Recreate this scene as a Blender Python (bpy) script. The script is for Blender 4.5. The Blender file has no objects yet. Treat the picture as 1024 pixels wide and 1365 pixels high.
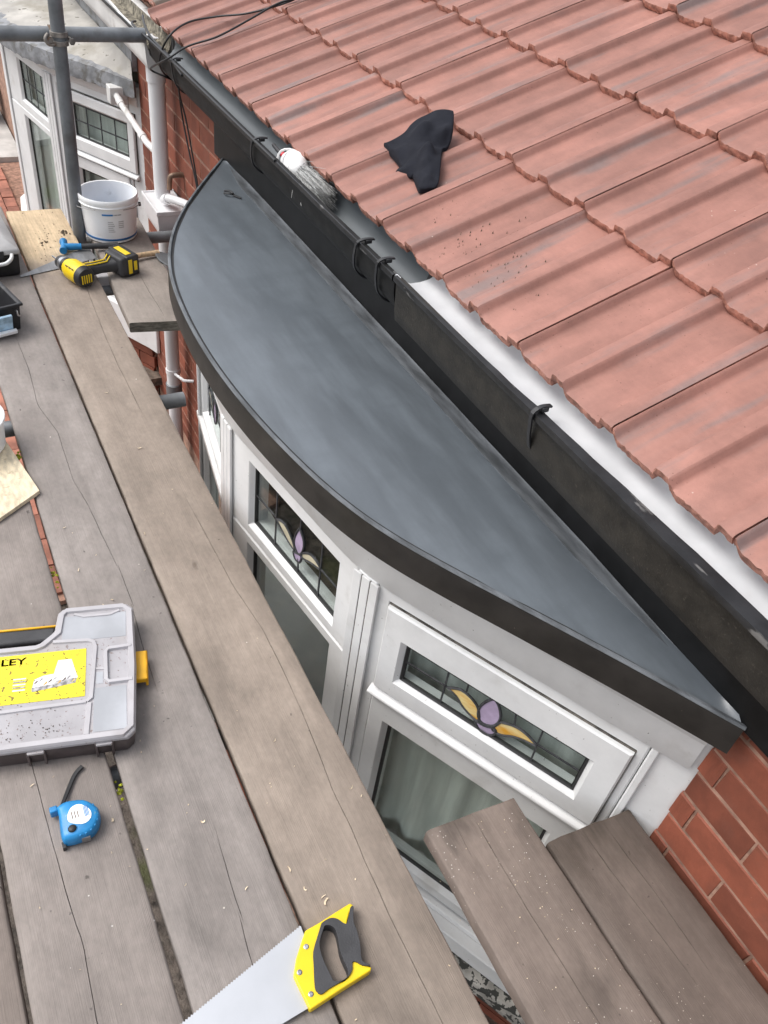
import bpy, math, random
from mathutils import Vector, Matrix, noise as mnoise
R = math.radians
random.seed(11)
S = bpy.context.scene
COL = S.collection
# ------------------------------------------------------------------ camera
cam = bpy.data.cameras.new("camera")
camo = bpy.data.objects.new("camera", cam)
COL.objects.link(camo)
cr = Vector((0.457836, 0.880468, 0.123133)); cu = Vector((-0.633026, 0.225606, 0.740527)); cb = Vector((0.624230, -0.416986, 0.660650))
m = Matrix((cr, cu, cb)).transposed().to_4x4()
m.translation = Vector((0, 0, 1.5))
camo.matrix_world = m
cam.sensor_fit = 'VERTICAL'
cam.sensor_height = 36.0
cam.lens = 1087.90 / 1365.0 * 36.0
cam.clip_start = 0.02
cam.clip_end = 200
S.camera = camo
# ------------------------------------------------------------------ light: bright overcast
SUN_EL, SUN_AZ = R(56), R(238)          # azimuth of the sun measured from +X, counter-clockwise
w = bpy.data.worlds.new("World"); S.world = w; w.use_nodes = True
nt = w.node_tree; nt.nodes.clear()
out = nt.nodes.new("ShaderNodeOutputWorld"); bg = nt.nodes.new("ShaderNodeBackground")
sky = nt.nodes.new("ShaderNodeTexSky"); hs = nt.nodes.new("ShaderNodeHueSaturation")
sky.sky_type = 'NISHITA'; sky.sun_disc = False
sky.sun_elevation = SUN_EL; sky.sun_rotation = math.pi / 2 - SUN_AZ
sky.air_density = 1.0; sky.dust_density = 3.0; sky.ozone_density = 1.0
hs.inputs['Saturation'].default_value = 0.28
nt.links.new(sky.outputs[0], hs.inputs['Color']); nt.links.new(hs.outputs[0], bg.inputs[0])
bg.inputs[1].default_value = 0.15
nt.links.new(bg.outputs[0], out.inputs[0])
sl = bpy.data.lights.new("sun", 'SUN'); sl.energy = 1.1; sl.angle = R(34); sl.color = (1.0, 0.97, 0.93)
so = bpy.data.objects.new("sun", sl); COL.objects.link(so)
d = Vector((math.cos(SUN_EL) * math.cos(SUN_AZ), math.cos(SUN_EL) * math.sin(SUN_AZ), math.sin(SUN_EL)))
so.rotation_euler = d.to_track_quat('Z', 'Y').to_euler()
vs = S.view_settings
vs.view_transform = 'Standard'; vs.look = 'None'; vs.gamma = 1.0; vs.use_curve_mapping = False
vs.exposure = 0.82
S.render.film_transparent = False
try:
    S.cycles.max_bounces = 8; S.cycles.caustics_reflective = False; S.cycles.caustics_refractive = False
    S.cycles.use_denoising = True
except Exception:
    pass

# ------------------------------------------------------------------ materials
def _n(t, k): return t.nodes.new(k)
MATS = {}
def mat(name, col, rough=0.6, var=0.12, scale=6.0, stretch=(1, 1, 1), bump=0.0, bscale=60.0, bstretch=None, metal=0.0,
        spec=0.5, col2=None, spots=None, spot_scale=40.0, spot_amt=0.62, blotch=None, blotch_scale=3.0, blotch_lo=0.5, blotch_hi=0.7,
        blotch_stretch=(1, 1, 1), rvar=0.0, objvar=0.0, trans=0.0, alpha=1.0, sheen=0.0, detail=6.0, xramp=None, specks=None, bdist=0.002, mottle=0.0, knots=None):
    """procedural material: two-tone noise, optional blotches (dirt), spots (speckle), per-object variation"""
    m = bpy.data.materials.new(name); m.use_nodes = True
    t = m.node_tree; L = t.links; b = t.nodes['Principled BSDF']
    tc = _n(t, 'ShaderNodeTexCoord'); oi = _n(t, 'ShaderNodeObjectInfo')
    off = _n(t, 'ShaderNodeVectorMath'); off.operation = 'MULTIPLY_ADD'
    comb = _n(t, 'ShaderNodeCombineXYZ')
    for i in range(3): L.new(oi.outputs['Random'], comb.inputs[i])
    L.new(comb.outputs[0], off.inputs[0]); off.inputs[1].default_value = (37, 53, 71); L.new(tc.outputs['Object'], off.inputs[2])
    def mapped(st):
        mp = _n(t, 'ShaderNodeMapping'); mp.inputs['Scale'].default_value = st; L.new(off.outputs[0], mp.inputs[0]); return mp.outputs[0]
    def noise(vec, sc, det=detail, rg=0.55):
        n = _n(t, 'ShaderNodeTexNoise'); n.inputs['Scale'].default_value = sc; n.inputs['Detail'].default_value = det
        n.inputs['Roughness'].default_value = rg; L.new(vec, n.inputs['Vector']); return n.outputs['Fac']
    def ramp(fac, lo, hi):
        r = _n(t, 'ShaderNodeMapRange'); r.inputs[1].default_value = lo; r.inputs[2].default_value = hi
        r.interpolation_type = 'SMOOTHSTEP'; L.new(fac, r.inputs[0]); return r.outputs[0]
    def mix(fac, a, c):
        x = _n(t, 'ShaderNodeMix'); x.data_type = 'RGBA'
        if isinstance(fac, float): x.inputs[0].default_value = fac
        else: L.new(fac, x.inputs[0])
        for k, v in ((6, a), (7, c)):
            if isinstance(v, tuple): x.inputs[k].default_value = (*v, 1)
            else: L.new(v, x.inputs[k])
        return x.outputs[2]
    c2 = col2 or tuple(min(1, c * (1 + 2.2 * var)) for c in col)
    c1 = col if col2 else tuple(c * (1 - 2.2 * var) for c in col)
    base = noise(mapped(stretch), scale)
    cur = mix(ramp(base, 0.3, 0.7), c1, c2)
    if xramp:          # clean light wood towards one end of the board
        x0, x1, xc = xramp
        sx = _n(t, 'ShaderNodeSeparateXYZ'); L.new(tc.outputs['Object'], sx.inputs[0])
        ad = _n(t, 'ShaderNodeMath'); ad.operation = 'MULTIPLY_ADD'; ad.inputs[1].default_value = 0.35
        L.new(noise(mapped((1, 3, 1)), 6.0), ad.inputs[0]); L.new(sx.outputs[0], ad.inputs[2])
        gr = mix(ramp(noise(mapped((2, 40, 10)), 3.0), 0.3, 0.7), xc, tuple(c * 0.8 for c in xc))
        r = _n(t, 'ShaderNodeMapRange'); r.inputs[1].default_value = x0 + .17; r.inputs[2].default_value = x1 + .17
        L.new(ad.outputs[0], r.inputs[0]); cur = mix(r.outputs[0], gr, cur)
    if blotch:
        cur = mix(ramp(noise(mapped(blotch_stretch), blotch_scale), blotch_lo, blotch_hi), cur, blotch)
    if mottle:
        for sc_m, k_ in ((4.0, 1.0), (17.0, .8), (70.0, .55)):
            mr = _n(t, 'ShaderNodeMapRange'); mr.inputs[1].default_value = .3; mr.inputs[2].default_value = .7
            mr.inputs[3].default_value = 1 - mottle * k_; mr.inputs[4].default_value = 1 + mottle * k_
            L.new(noise(mapped((1, 1.6, 1)), sc_m), mr.inputs[0])
            hv = _n(t, 'ShaderNodeHueSaturation'); L.new(mr.outputs[0], hv.inputs['Value']); L.new(cur, hv.inputs['Color']); cur = hv.outputs[0]
    if spots:
        cur = mix(ramp(noise(mapped((1, 1, 1)), spot_scale, 2.0), spot_amt, spot_amt + 0.05), cur, spots)
    if knots:
        kc, ks, kz = knots
        vo = _n(t, 'ShaderNodeTexVoronoi'); vo.inputs['Scale'].default_value = ks; L.new(mapped((.9, 2.2, 1)), vo.inputs['Vector'])
        sep = _n(t, 'ShaderNodeSeparateColor'); L.new(vo.outputs['Color'], sep.inputs[0])
        g2 = _n(t, 'ShaderNodeMath'); g2.operation = 'GREATER_THAN'; g2.inputs[1].default_value = 0.72; L.new(sep.outputs[1], g2.inputs[0])
        ad = _n(t, 'ShaderNodeMath'); ad.operation = 'MULTIPLY_ADD'; ad.inputs[1].default_value = .05; L.new(noise(mapped((1, 1, 1)), 60.0), ad.inputs[0]); L.new(vo.outputs['Distance'], ad.inputs[2])
        r = _n(t, 'ShaderNodeMapRange'); r.inputs[1].default_value = kz * 1.5; r.inputs[2].default_value = kz * .9; L.new(ad.outputs[0], r.inputs[0])
        mu = _n(t, 'ShaderNodeMath'); mu.operation = 'MULTIPLY'; L.new(r.outputs[0], mu.inputs[0]); L.new(g2.outputs[0], mu.inputs[1])
        mu2 = _n(t, 'ShaderNodeMath'); mu2.operation = 'MULTIPLY'; mu2.inputs[1].default_value = .75; L.new(mu.outputs[0], mu2.inputs[0])
        cur = mix(mu2.outputs[0], cur, kc)
    if specks:         # small paint/debris specks: (colour, scale, size, coverage)
        sc_, ss, sz, cov = specks
        vo = _n(t, 'ShaderNodeTexVoronoi'); vo.inputs['Scale'].default_value = ss; L.new(off.outputs[0], vo.inputs['Vector'])
        lt = _n(t, 'ShaderNodeMath'); lt.operation = 'LESS_THAN'; lt.inputs[1].default_value = sz; L.new(vo.outputs['Distance'], lt.inputs[0])
        g = ramp(noise(mapped((1, 1, 1)), 5.0, 2.0), cov, cov + 0.06)
        sep = _n(t, 'ShaderNodeSeparateColor'); L.new(vo.outputs['Color'], sep.inputs[0])
        g2 = _n(t, 'ShaderNodeMath'); g2.operation = 'GREATER_THAN'; g2.inputs[1].default_value = 0.6; L.new(sep.outputs[0], g2.inputs[0])
        mu = _n(t, 'ShaderNodeMath'); mu.operation = 'MULTIPLY'; L.new(lt.outputs[0], mu.inputs[0]); L.new(g, mu.inputs[1])
        mu2 = _n(t, 'ShaderNodeMath'); mu2.operation = 'MULTIPLY'; L.new(mu.outputs[0], mu2.inputs[0]); L.new(g2.outputs[0], mu2.inputs[1])
        cur = mix(mu2.outputs[0], cur, sc_)
    if objvar:
        hsv = _n(t, 'ShaderNodeHueSaturation'); mr = _n(t, 'ShaderNodeMapRange')
        mr.inputs[3].default_value = 1 - objvar; mr.inputs[4].default_value = 1 + objvar
        L.new(oi.outputs['Random'], mr.inputs[0]); L.new(mr.outputs[0], hsv.inputs['Value']); L.new(cur, hsv.inputs['Color']); cur = hsv.outputs[0]
    L.new(cur, b.inputs['Base Color'])
    b.inputs['Roughness'].default_value = rough; b.inputs['Metallic'].default_value = metal
    b.inputs['Specular IOR Level'].default_value = spec
    if rvar:
        mr = _n(t, 'ShaderNodeMapRange'); mr.inputs[3].default_value = max(0.02, rough - rvar); mr.inputs[4].default_value = min(1, rough + rvar)
        mr.inputs[1].default_value = .3; mr.inputs[2].default_value = .7
        L.new(noise(mapped(stretch), scale * 1.7), mr.inputs[0]); L.new(mr.outputs[0], b.inputs['Roughness'])
    if trans: b.inputs['Transmission Weight'].default_value = trans
    if alpha < 1: b.inputs['Alpha'].default_value = alpha
    if bump:
        bp = _n(t, 'ShaderNodeBump'); bp.inputs['Strength'].default_value = bump; bp.inputs['Distance'].default_value = bdist
        L.new(noise(mapped(bstretch or stretch), bscale), bp.inputs['Height']); L.new(bp.outputs[0], b.inputs['Normal'])
    MATS[name] = m
    return m

def glass_mat(name, tint=(0.94, 0.965, 0.955), ior=1.42):
    m = bpy.data.materials.new(name); m.use_nodes = True
    t = m.node_tree; t.nodes.clear(); L = t.links
    o = _n(t, 'ShaderNodeOutputMaterial'); mx = _n(t, 'ShaderNodeMixShader'); tr = _n(t, 'ShaderNodeBsdfTransparent'); gl = _n(t, 'ShaderNodeBsdfGlossy')
    fr = _n(t, 'ShaderNodeFresnel'); ge = _n(t, 'ShaderNodeNewGeometry'); mr = _n(t, 'ShaderNodeMapRange'); mr.inputs[3].default_value = ior; mr.inputs[4].default_value = 1 / ior
    L.new(ge.outputs['Backfacing'], mr.inputs[0]); L.new(mr.outputs[0], fr.inputs['IOR'])   # same reflectance on both faces of a pane
    tr.inputs[0].default_value = (*tint, 1); gl.inputs['Roughness'].default_value = 0.015; gl.inputs[0].default_value = (0.95, 1, 0.98, 1)
    L.new(fr.outputs[0], mx.inputs[0]); L.new(tr.outputs[0], mx.inputs[1]); L.new(gl.outputs[0], mx.inputs[2]); L.new(mx.outputs[0], o.inputs[0])
    MATS[name] = m
    return m

tile_m = mat('terracotta_tile', (0.280, 0.130, 0.101), 0.62, mottle=.085, var=0.07, scale=5, stretch=(3, 1, 1), bump=0.35, bscale=260, objvar=0.09, specks=((.46, .35, .31), 70, .10, .62),
             blotch=(0.185, 0.128, 0.118), blotch_scale=2.0, blotch_stretch=(9, 1.1, 1), blotch_lo=0.53, blotch_hi=0.74, spots=(0.16, 0.07, 0.05), spot_scale=170, spot_amt=0.70)
tile_edge_m = mat('tile_edge_clay', (0.36, 0.165, 0.12), 0.9, var=0.20, scale=60, bump=0.9, bscale=160)
tile_old_m = mat('old_tile', (0.27, 0.11, 0.08), 0.8, var=0.18, scale=8, bump=0.4, bscale=90, objvar=0.12, blotch=(0.13, 0.10, 0.08), blotch_scale=5, blotch_lo=.5, blotch_hi=.65)
brick_m = mat('red_brick', (0.195, 0.055, 0.030), 0.72, mottle=.08, var=0.10, scale=7, bump=0.5, bscale=70, objvar=0.17, blotch=(0.165, 0.055, 0.034), blotch_scale=9, blotch_lo=.55, blotch_hi=.75, spots=(0.36, 0.2, 0.14), spot_scale=90, spot_amt=0.80)
mortar_m = mat('mortar', (0.285, 0.165, 0.118), 0.9, var=0.16, scale=25, bump=0.6, bscale=120)
black_m = mat('black_fascia_plastic', (0.008, 0.008, 0.0085), 0.45, var=0.15, scale=20, bump=0.06, bscale=200, spec=0.22)
brown_black_m = mat('brown_black_trim', (0.0195, 0.0175, 0.0158), 0.42, var=0.15, scale=14, bump=0.12, bscale=120, spec=0.4, spots=(0.09, 0.075, 0.06), spot_scale=90, spot_amt=0.76)
gutter_black_m = mat('painted_iron_gutter', (0.021, 0.0185, 0.015), 0.55, var=0.15, scale=30, bump=0.5, bscale=150, spots=(0.05, 0.043, 0.035), spot_scale=210, spot_amt=0.64, spec=.4)
gutter_dark_m = mat('scratched_black_gutter', (0.010, 0.0098, 0.0095), 0.62, var=0.2, scale=25, blotch=(.03, .029, .028), blotch_scale=18, blotch_stretch=(.5, 2, 2), blotch_lo=.60, blotch_hi=.72, bump=.15, bscale=120, spec=.25)
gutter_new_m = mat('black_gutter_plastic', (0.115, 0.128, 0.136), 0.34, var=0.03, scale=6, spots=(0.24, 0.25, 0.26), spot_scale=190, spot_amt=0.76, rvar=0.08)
gutter_lip_m = mat('worn_gutter_lip', (0.013, 0.013, 0.014), 0.42, var=0.2, scale=20, blotch=(0.13, 0.125, 0.12), blotch_scale=30, blotch_stretch=(.4, 1.5, 1), blotch_lo=.63, blotch_hi=.70, bump=.3, bscale=90)
white_gutter_m = mat('white_gutter_lining', (0.58, 0.595, 0.61), 0.45, var=0.04, scale=9, blotch=(0.50, 0.50, 0.50), blotch_scale=12, blotch_lo=.6, blotch_hi=.8)
rubber_m = mat('rubber_roof', (0.104, 0.119, 0.134), 0.33, var=0.085, scale=3, stretch=(1, 6, 1), bump=0.05, bscale=30, bstretch=(2.5, 1.5, 1), spec=0.9, detail=5,
               blotch=(0.092, 0.106, 0.120), blotch_scale=4, blotch_stretch=(3, 1.2, 1), blotch_lo=.42, blotch_hi=.80, mottle=.035, specks=((.17, .175, .18), 60, .06, .60))
fillet_m = mat('scuffed_rubber', (0.10, 0.108, 0.117), 0.62, var=0.2, scale=14, stretch=(.6, 3, 3), bump=.2, bscale=60, rvar=.1)
upvc_m = mat('white_upvc', (0.70, 0.70, 0.695), 0.36, var=0.03, scale=5, mottle=.025, blotch=(0.55, 0.54, 0.52), blotch_scale=9, blotch_lo=.56, blotch_hi=.80, spots=(.26, .25, .23), spot_scale=110, spot_amt=.725, bump=0.04, bscale=80, spec=.45)
upvc_dirty_m = mat('grimy_white_upvc', (0.62, 0.615, 0.60), 0.5, var=0.06, scale=6, blotch=(0.34, 0.32, 0.29), blotch_scale=9, blotch_lo=.58, blotch_hi=.72, bump=.1, bscale=80)
grime_m = mat('brown_grime', (0.10, 0.09, 0.078), 0.9, var=.3, scale=30, stretch=(1, 1, .3))
gasket_m = mat('dark_gasket', (0.02, 0.02, 0.02), 0.6)
lead_strip_m = mat('window_lead', (0.055, 0.056, 0.06), 0.5, var=.2, scale=50, metal=.3)
pane_m = glass_mat('window_glass')
purple_m = mat('purple_stained_glass', (0.42, 0.335, 0.47), 0.22, var=.07, scale=30)
yellow_glass_m = mat('amber_stained_glass', (0.62, 0.30, 0.03), 0.22, scale=16, stretch=(1, 1, 3), col2=(0.78, 0.66, 0.33))
cream_glass_m = mat('cream_stained_glass', (0.55, 0.50, 0.36), 0.22, var=.08, scale=20)
curtain_m = mat('pale_net_curtain', (0.64, 0.66, 0.62), 0.9, var=.08, scale=3, stretch=(8, 8, .6), bump=.2, bscale=200)
room_m = mat('room_plaster', (0.30, 0.27, 0.22), 0.9, var=.1, scale=3)
carpet_m = mat('carpet', (0.12, 0.09, 0.07), 0.95, var=.2, scale=30)
stone_m = mat('speckled_stone', (0.42, 0.40, 0.36), 0.9, var=.2, scale=12, spots=(0.05, 0.05, 0.045), spot_scale=48, spot_amt=.50, bump=.8, bscale=60)
dark_stone_m = mat('dark_slate', (0.085, 0.08, 0.078), 0.9, var=.25, scale=30, bump=.5, bscale=60)
pipe_m = mat('grey_white_pipe', (0.70, 0.70, 0.71), 0.36, var=.03, scale=4, blotch=(0.48, 0.48, 0.47), blotch_scale=5, blotch_lo=.55, blotch_hi=.8)
felt_m = mat('dirty_mineral_felt', (0.41, 0.39, 0.36), 0.9, var=.1, scale=6, blotch=(0.27, 0.25, 0.21), blotch_scale=3.2, blotch_lo=.50, blotch_hi=.68, spots=(.13, .12, .10), spot_scale=24, spot_amt=.66, bump=.5, bscale=40)
lead_sheet_m = mat('weathered_lead', (0.21, 0.215, 0.225), 0.6, var=.16, scale=14, blotch=(0.13, 0.125, 0.115), blotch_scale=22, blotch_lo=.50, blotch_hi=.66, bump=.7, bscale=34, bdist=.006)
moss_m = mat('gutter_moss', (0.20, 0.18, 0.14), 1, var=.3, scale=40, bump=1, bscale=70, bdist=.01)
galv_m = mat('galvanised_steel', (0.17, 0.18, 0.19), 0.55, var=.13, scale=9, stretch=(1, 1, 1), metal=.35, bump=.15, bscale=120, blotch=(0.115, 0.112, 0.11), blotch_scale=6, blotch_lo=.52, blotch_hi=.7, rvar=.1)
coupler_m = mat('rusty_coupler', (0.22, 0.20, 0.18), 0.65, var=.2, scale=30, metal=.3, blotch=(0.16, 0.10, 0.06), blotch_scale=25, blotch_lo=.55, blotch_hi=.7, bump=.4, bscale=90)
paver_m = mat('red_paving_brick', (0.30, 0.125, 0.085), 0.85, var=.14, scale=9, objvar=.2, bump=.4, bscale=80)
ground_m = mat('sandy_grit', (0.085, 0.07, 0.058), 0.95, var=.3, scale=18, bump=1, bscale=60, blotch=(0.07, 0.075, 0.03), blotch_scale=3, blotch_lo=.55, blotch_hi=.7, bdist=.01)
concrete_m = mat('pale_concrete', (0.46, 0.45, 0.43), 0.9, var=.08, scale=5, bump=.4, bscale=60)

def board_mat(name, c, specks=None, xramp=None, dark=0.55, blotch=None):
    return mat(name, c, 0.78, scale=2.6, stretch=(1.0, 26, 10), col2=tuple(x * 1.10 for x in c), bump=0.55, bscale=5, bstretch=(1.6, 110, 40), bdist=.0016,
               blotch=blotch or tuple(x * dark for x in c), blotch_scale=3.4, blotch_stretch=(1, 1.7, 1), blotch_lo=.53, blotch_hi=.78, spots=tuple(x * .5 for x in c), spot_scale=52, spot_amt=.735, mottle=.135, knots=((.085, .062, .048), 2.6, .055),
               rvar=.08, xramp=xramp, specks=specks, spec=.3, detail=9)
WB = (0.254, 0.209, 0.174); WG = (0.238, 0.211, 0.195); WR = (0.225, 0.175, 0.145)
chips = ((.72, .66, .58), 30, .055, .58)
board_a_m = board_mat('weathered_board_tan', WB, chips, xramp=(-2.02, -1.82, (0.60, 0.46, 0.30)), dark=.72)
board_b_m = board_mat('weathered_board_grey', WG, chips, dark=.74)
board_c_m = board_mat('weathered_board_dusty', (0.228, 0.198, 0.180), ((.75, .72, .68), 60, .10, .57), dark=.66)
board_d_m = board_mat('weathered_board_brown', (0.20, 0.166, 0.145), chips)
board_h_m = board_mat('weathered_board_pale', (0.255, 0.222, 0.196), None, dark=.8)
board_r1_m = board_mat('weathered_board_paint_specked', (0.172, 0.137, 0.117), ((.60, .55, .50), 150, .14, .50), dark=.55, xramp=(-.905, -.83, (.125, .10, .085)))
board_r2_m = board_mat('weathered_board_dark', (0.128, 0.101, 0.086), ((.46, .40, .34), 150, .13, .54), dark=.45, xramp=(-.83, -.70, (.075, .058, .047)))
end_grain_m = mat('board_end_grain', (0.15, 0.135, 0.11), .9, var=.2, scale=40, stretch=(1, 1, 4), bump=.6, bscale=90)
osb_m = mat('osb_flakes', (0.66, 0.56, 0.40), .75, var=.10, scale=34, stretch=(1, 2.6, 1), blotch=(0.46, 0.36, 0.23), blotch_scale=42, blotch_stretch=(2.2, .8, 1), blotch_lo=.63, blotch_hi=.68, bump=.5, bscale=60)
bucket_m = mat('white_bucket_plastic', (0.86, 0.865, 0.87), .35, var=.03, scale=8, blotch=(.55, .545, .53), blotch_scale=14, blotch_lo=.62, blotch_hi=.72)
blue_m = mat('blue_print', (0.02, 0.16, 0.42), .4)
steel_m = mat('steel_wire', (0.42, 0.42, 0.43), .35, metal=.9)
blade_m = mat('brushed_saw_steel', (0.44, 0.455, 0.485), .48, var=.02, scale=9, metal=.35, rvar=.05, blotch=(.39, .40, .42), blotch_scale=12, blotch_lo=.6, blotch_hi=.75)
yel_m = mat('yellow_handle_plastic', (0.78, 0.55, 0.008), .38, var=.03, scale=14, bump=.05, bscale=200)
orange_m = mat('orange_latch_plastic', (0.80, 0.42, 0.008), .4, var=.06, scale=20, spots=(.3, .16, .01), spot_scale=90, spot_amt=.7)
grip_m = mat('dark_rubber_grip', (0.038, 0.038, 0.041), .6, var=.08, scale=30, bump=.3, bscale=350)
blackp_m = mat('black_plastic', (0.016, 0.016, 0.018), .5, var=.2, scale=20, bump=.1, bscale=160, blotch=(.06, .058, .055), blotch_scale=14, blotch_lo=.6, blotch_hi=.8)
lid_m = mat('cloudy_clear_plastic', (0.40, 0.385, 0.40), .30, var=.05, scale=7, blotch=(.42, .39, .385), blotch_scale=10, blotch_lo=.52, blotch_hi=.75, spots=(.25, .20, .19), spot_scale=150, spot_amt=.64, alpha=.9, mottle=.05, bump=.08, bscale=60)
lidrib_m = mat('cloudy_plastic_rib', (0.425, 0.41, 0.425), .42, var=.04, scale=9, blotch=(.36, .335, .34), blotch_scale=10, blotch_lo=.55, blotch_hi=.75, bump=.06, bscale=90)
tray_m = mat('smoky_plastic_tray', (0.07, 0.055, 0.055), .35, var=.14, scale=16, bump=.1, bscale=60)
tub_m = mat('compartment_plastic', (0.375, 0.385, 0.41), .4, var=.06, scale=8)
label_m = mat('yellow_paper_label', (0.82, 0.66, 0.02), .5, var=.03, scale=12, spots=(.20, .15, .02), spot_scale=120, spot_amt=.62, blotch=(.62, .46, .02), blotch_scale=40, blotch_lo=.66, blotch_hi=.72)
print_dark_m = mat('dark_print', (0.10, 0.055, 0.03), .5, var=.2, scale=80)
print_grey_m = mat('grey_print', (0.34, 0.33, 0.33), .5, var=.25, scale=120)
print_white_m = mat('white_print', (0.76, 0.75, 0.75), .5, var=.06, scale=60, spots=(.45, .2, .2), spot_scale=90, spot_amt=.68)
tapeblue_m = mat('blue_tape_case', (0.012, 0.20, 0.46), .38, var=.08, scale=30, spots=(.10, .28, .42), spot_scale=130, spot_amt=.68, bump=.1, bscale=200)
cloth_m = mat('black_knit_cloth', (0.017, 0.018, 0.024), .95, var=.05, scale=40, bump=.8, bscale=420, spec=.15)
bandage_m = mat('white_wrap', (0.72, 0.71, 0.70), .7, var=.06, scale=30, bump=.4, bscale=90, blotch=(.5, .48, .46), blotch_scale=30, blotch_lo=.62, blotch_hi=.75)
bristle_m = mat('grey_bristle', (0.36, 0.36, 0.35), .6, var=.25, scale=90, stretch=(1, 1, 1))
red_m = mat('red_plastic', (0.45, 0.02, 0.03), .4)
cable_m = mat('black_cable', (0.012, 0.012, 0.013), .45)
wood_handle_m = mat('pale_wood_handle', (0.50, 0.36, 0.22), .6, var=.12, scale=12, stretch=(1, 8, 8), blotch=(.33, .23, .14), blotch_scale=14, blotch_lo=.55, blotch_hi=.75)
chip_m = mat('wood_shaving', (0.66, 0.54, 0.38), .8, var=.12, scale=40)
debris_m = mat('dark_debris', (0.10, 0.075, 0.05), .9, var=.3, scale=60)
moss_green_m = mat('yellow_green_moss', (0.30, 0.32, 0.02), .95, var=.25, scale=60)
putty_m = mat('pale_sealant', (0.66, 0.64, 0.60), .7, var=.1, scale=30)
pot_m = mat('terracotta_pot', (0.24, 0.10, 0.065), .8, var=.15, scale=8)
label_blue_m = mat('pale_blue_packet', (0.36, 0.52, 0.66), .5, var=.15, scale=30, stretch=(3, 1, 1))
lightgrey_m = mat('light_grey_lid', (0.47, 0.46, 0.455), .5, var=.06, scale=12, blotch=(.36, .34, .33), blotch_scale=12, blotch_lo=.6, blotch_hi=.75)

# ------------------------------------------------------------------ mesh helpers
class MB:
    def __init__(s): s.v = []; s.f = []; s.mi = []; s.k = 0; s.mx = None
    def add(s, vs, fs, k=None):
        o = len(s.v)
        if s.mx is not None: vs = [s.mx @ Vector(p) for p in vs]
        s.v += [tuple(p) for p in vs]; s.f += [tuple(i + o for i in f) for f in fs]; s.mi += [s.k if k is None else k] * len(fs)
        return s
    def box(s, x0, x1, y0, y1, z0, z1, k=None):
        return s.add([(x0, y0, z0), (x1, y0, z0), (x1, y1, z0), (x0, y1, z0), (x0, y0, z1), (x1, y0, z1), (x1, y1, z1), (x0, y1, z1)],
                     [(0, 3, 2, 1), (4, 5, 6, 7), (0, 1, 5, 4), (1, 2, 6, 5), (2, 3, 7, 6), (3, 0, 4, 7)], k)
    def obox(s, c, u, v, wv, hu, hv, hw, k=None):
        c, u, v, wv = Vector(c), Vector(u).normalized(), Vector(v).normalized(), Vector(wv).normalized()
        P = [c + u * a * hu + v * b_ * hv + wv * e * hw for e in (-1, 1) for a, b_ in ((-1, -1), (1, -1), (1, 1), (-1, 1))]
        return s.add(P, [(0, 3, 2, 1), (4, 5, 6, 7), (0, 1, 5, 4), (1, 2, 6, 5), (2, 3, 7, 6), (3, 0, 4, 7)], k)
    def loft(s, rings, closed=True, caps=True, k=None):
        n = len(rings[0]); vs = [p for r in rings for p in r]; fs = []
        for i in range(len(rings) - 1):
            for j in range(n if closed else n - 1):
                a, b_ = i * n + j, i * n + (j + 1) % n
                fs.append((a, b_, b_ + n, a + n))
        if caps and closed:
            fs.append(tuple(reversed(range(n)))); fs.append(tuple(range((len(rings) - 1) * n, len(rings) * n)))
        return s.add(vs, fs, k)
    def tube(s, pts, r, seg=8, k=None, caps=True):
        pts = [Vector(p) for p in pts]; rings = []
        up = None
        for i, p in enumerate(pts):
            t = (pts[min(i + 1, len(pts) - 1)] - pts[max(i - 1, 0)]).normalized()
            if up is None:
                up = Vector((0, 0, 1)) if abs(t.z) < .9 else Vector((1, 0, 0))
            a = t.cross(up).normalized(); b_ = a.cross(t).normalized(); up = b_
            rr = r[i] if isinstance(r, (list, tuple)) else r
            rings.append([p + a * math.cos(2 * math.pi * j / seg) * rr + b_ * math.sin(2 * math.pi * j / seg) * rr for j in range(seg)])
        return s.loft(rings, True, caps, k)
    def lathe(s, prof, seg=24, c=(0, 0, 0), k=None, closed_top=False):
        rings = [[(c[0] + r * math.cos(2 * math.pi * j / seg), c[1] + r * math.sin(2 * math.pi * j / seg), c[2] + z) for j in range(seg)] for r, z in prof]
        return s.loft(rings, True, True, k)
    def prism(s, poly, z0, z1, k=None):
        n = len(poly); a = sum(poly[i][0] * poly[(i + 1) % n][1] - poly[(i + 1) % n][0] * poly[i][1] for i in range(n))
        if a < 0: poly = list(reversed(poly))
        return s.loft([[(x, y, z0) for x, y in poly], [(x, y, z1) for x, y in poly]], True, True, k)
    def mesh(s, name, mats, smooth=False):
        me = bpy.data.meshes.new(name); me.from_pydata(s.v, [], s.f)
        for mm in (mats if isinstance(mats, (list, tuple)) else [mats]): me.materials.append(mm)
        for p, i in zip(me.polygons, s.mi): p.material_index = i; p.use_smooth = smooth
        me.update(); return me
    def build(s, name, mats, parent=None, smooth=False, bevel=0, seg=2, label=None, recalc=False):
        return put(name, s.mesh(name, mats, smooth), parent, bevel, seg, label, smooth)

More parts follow.
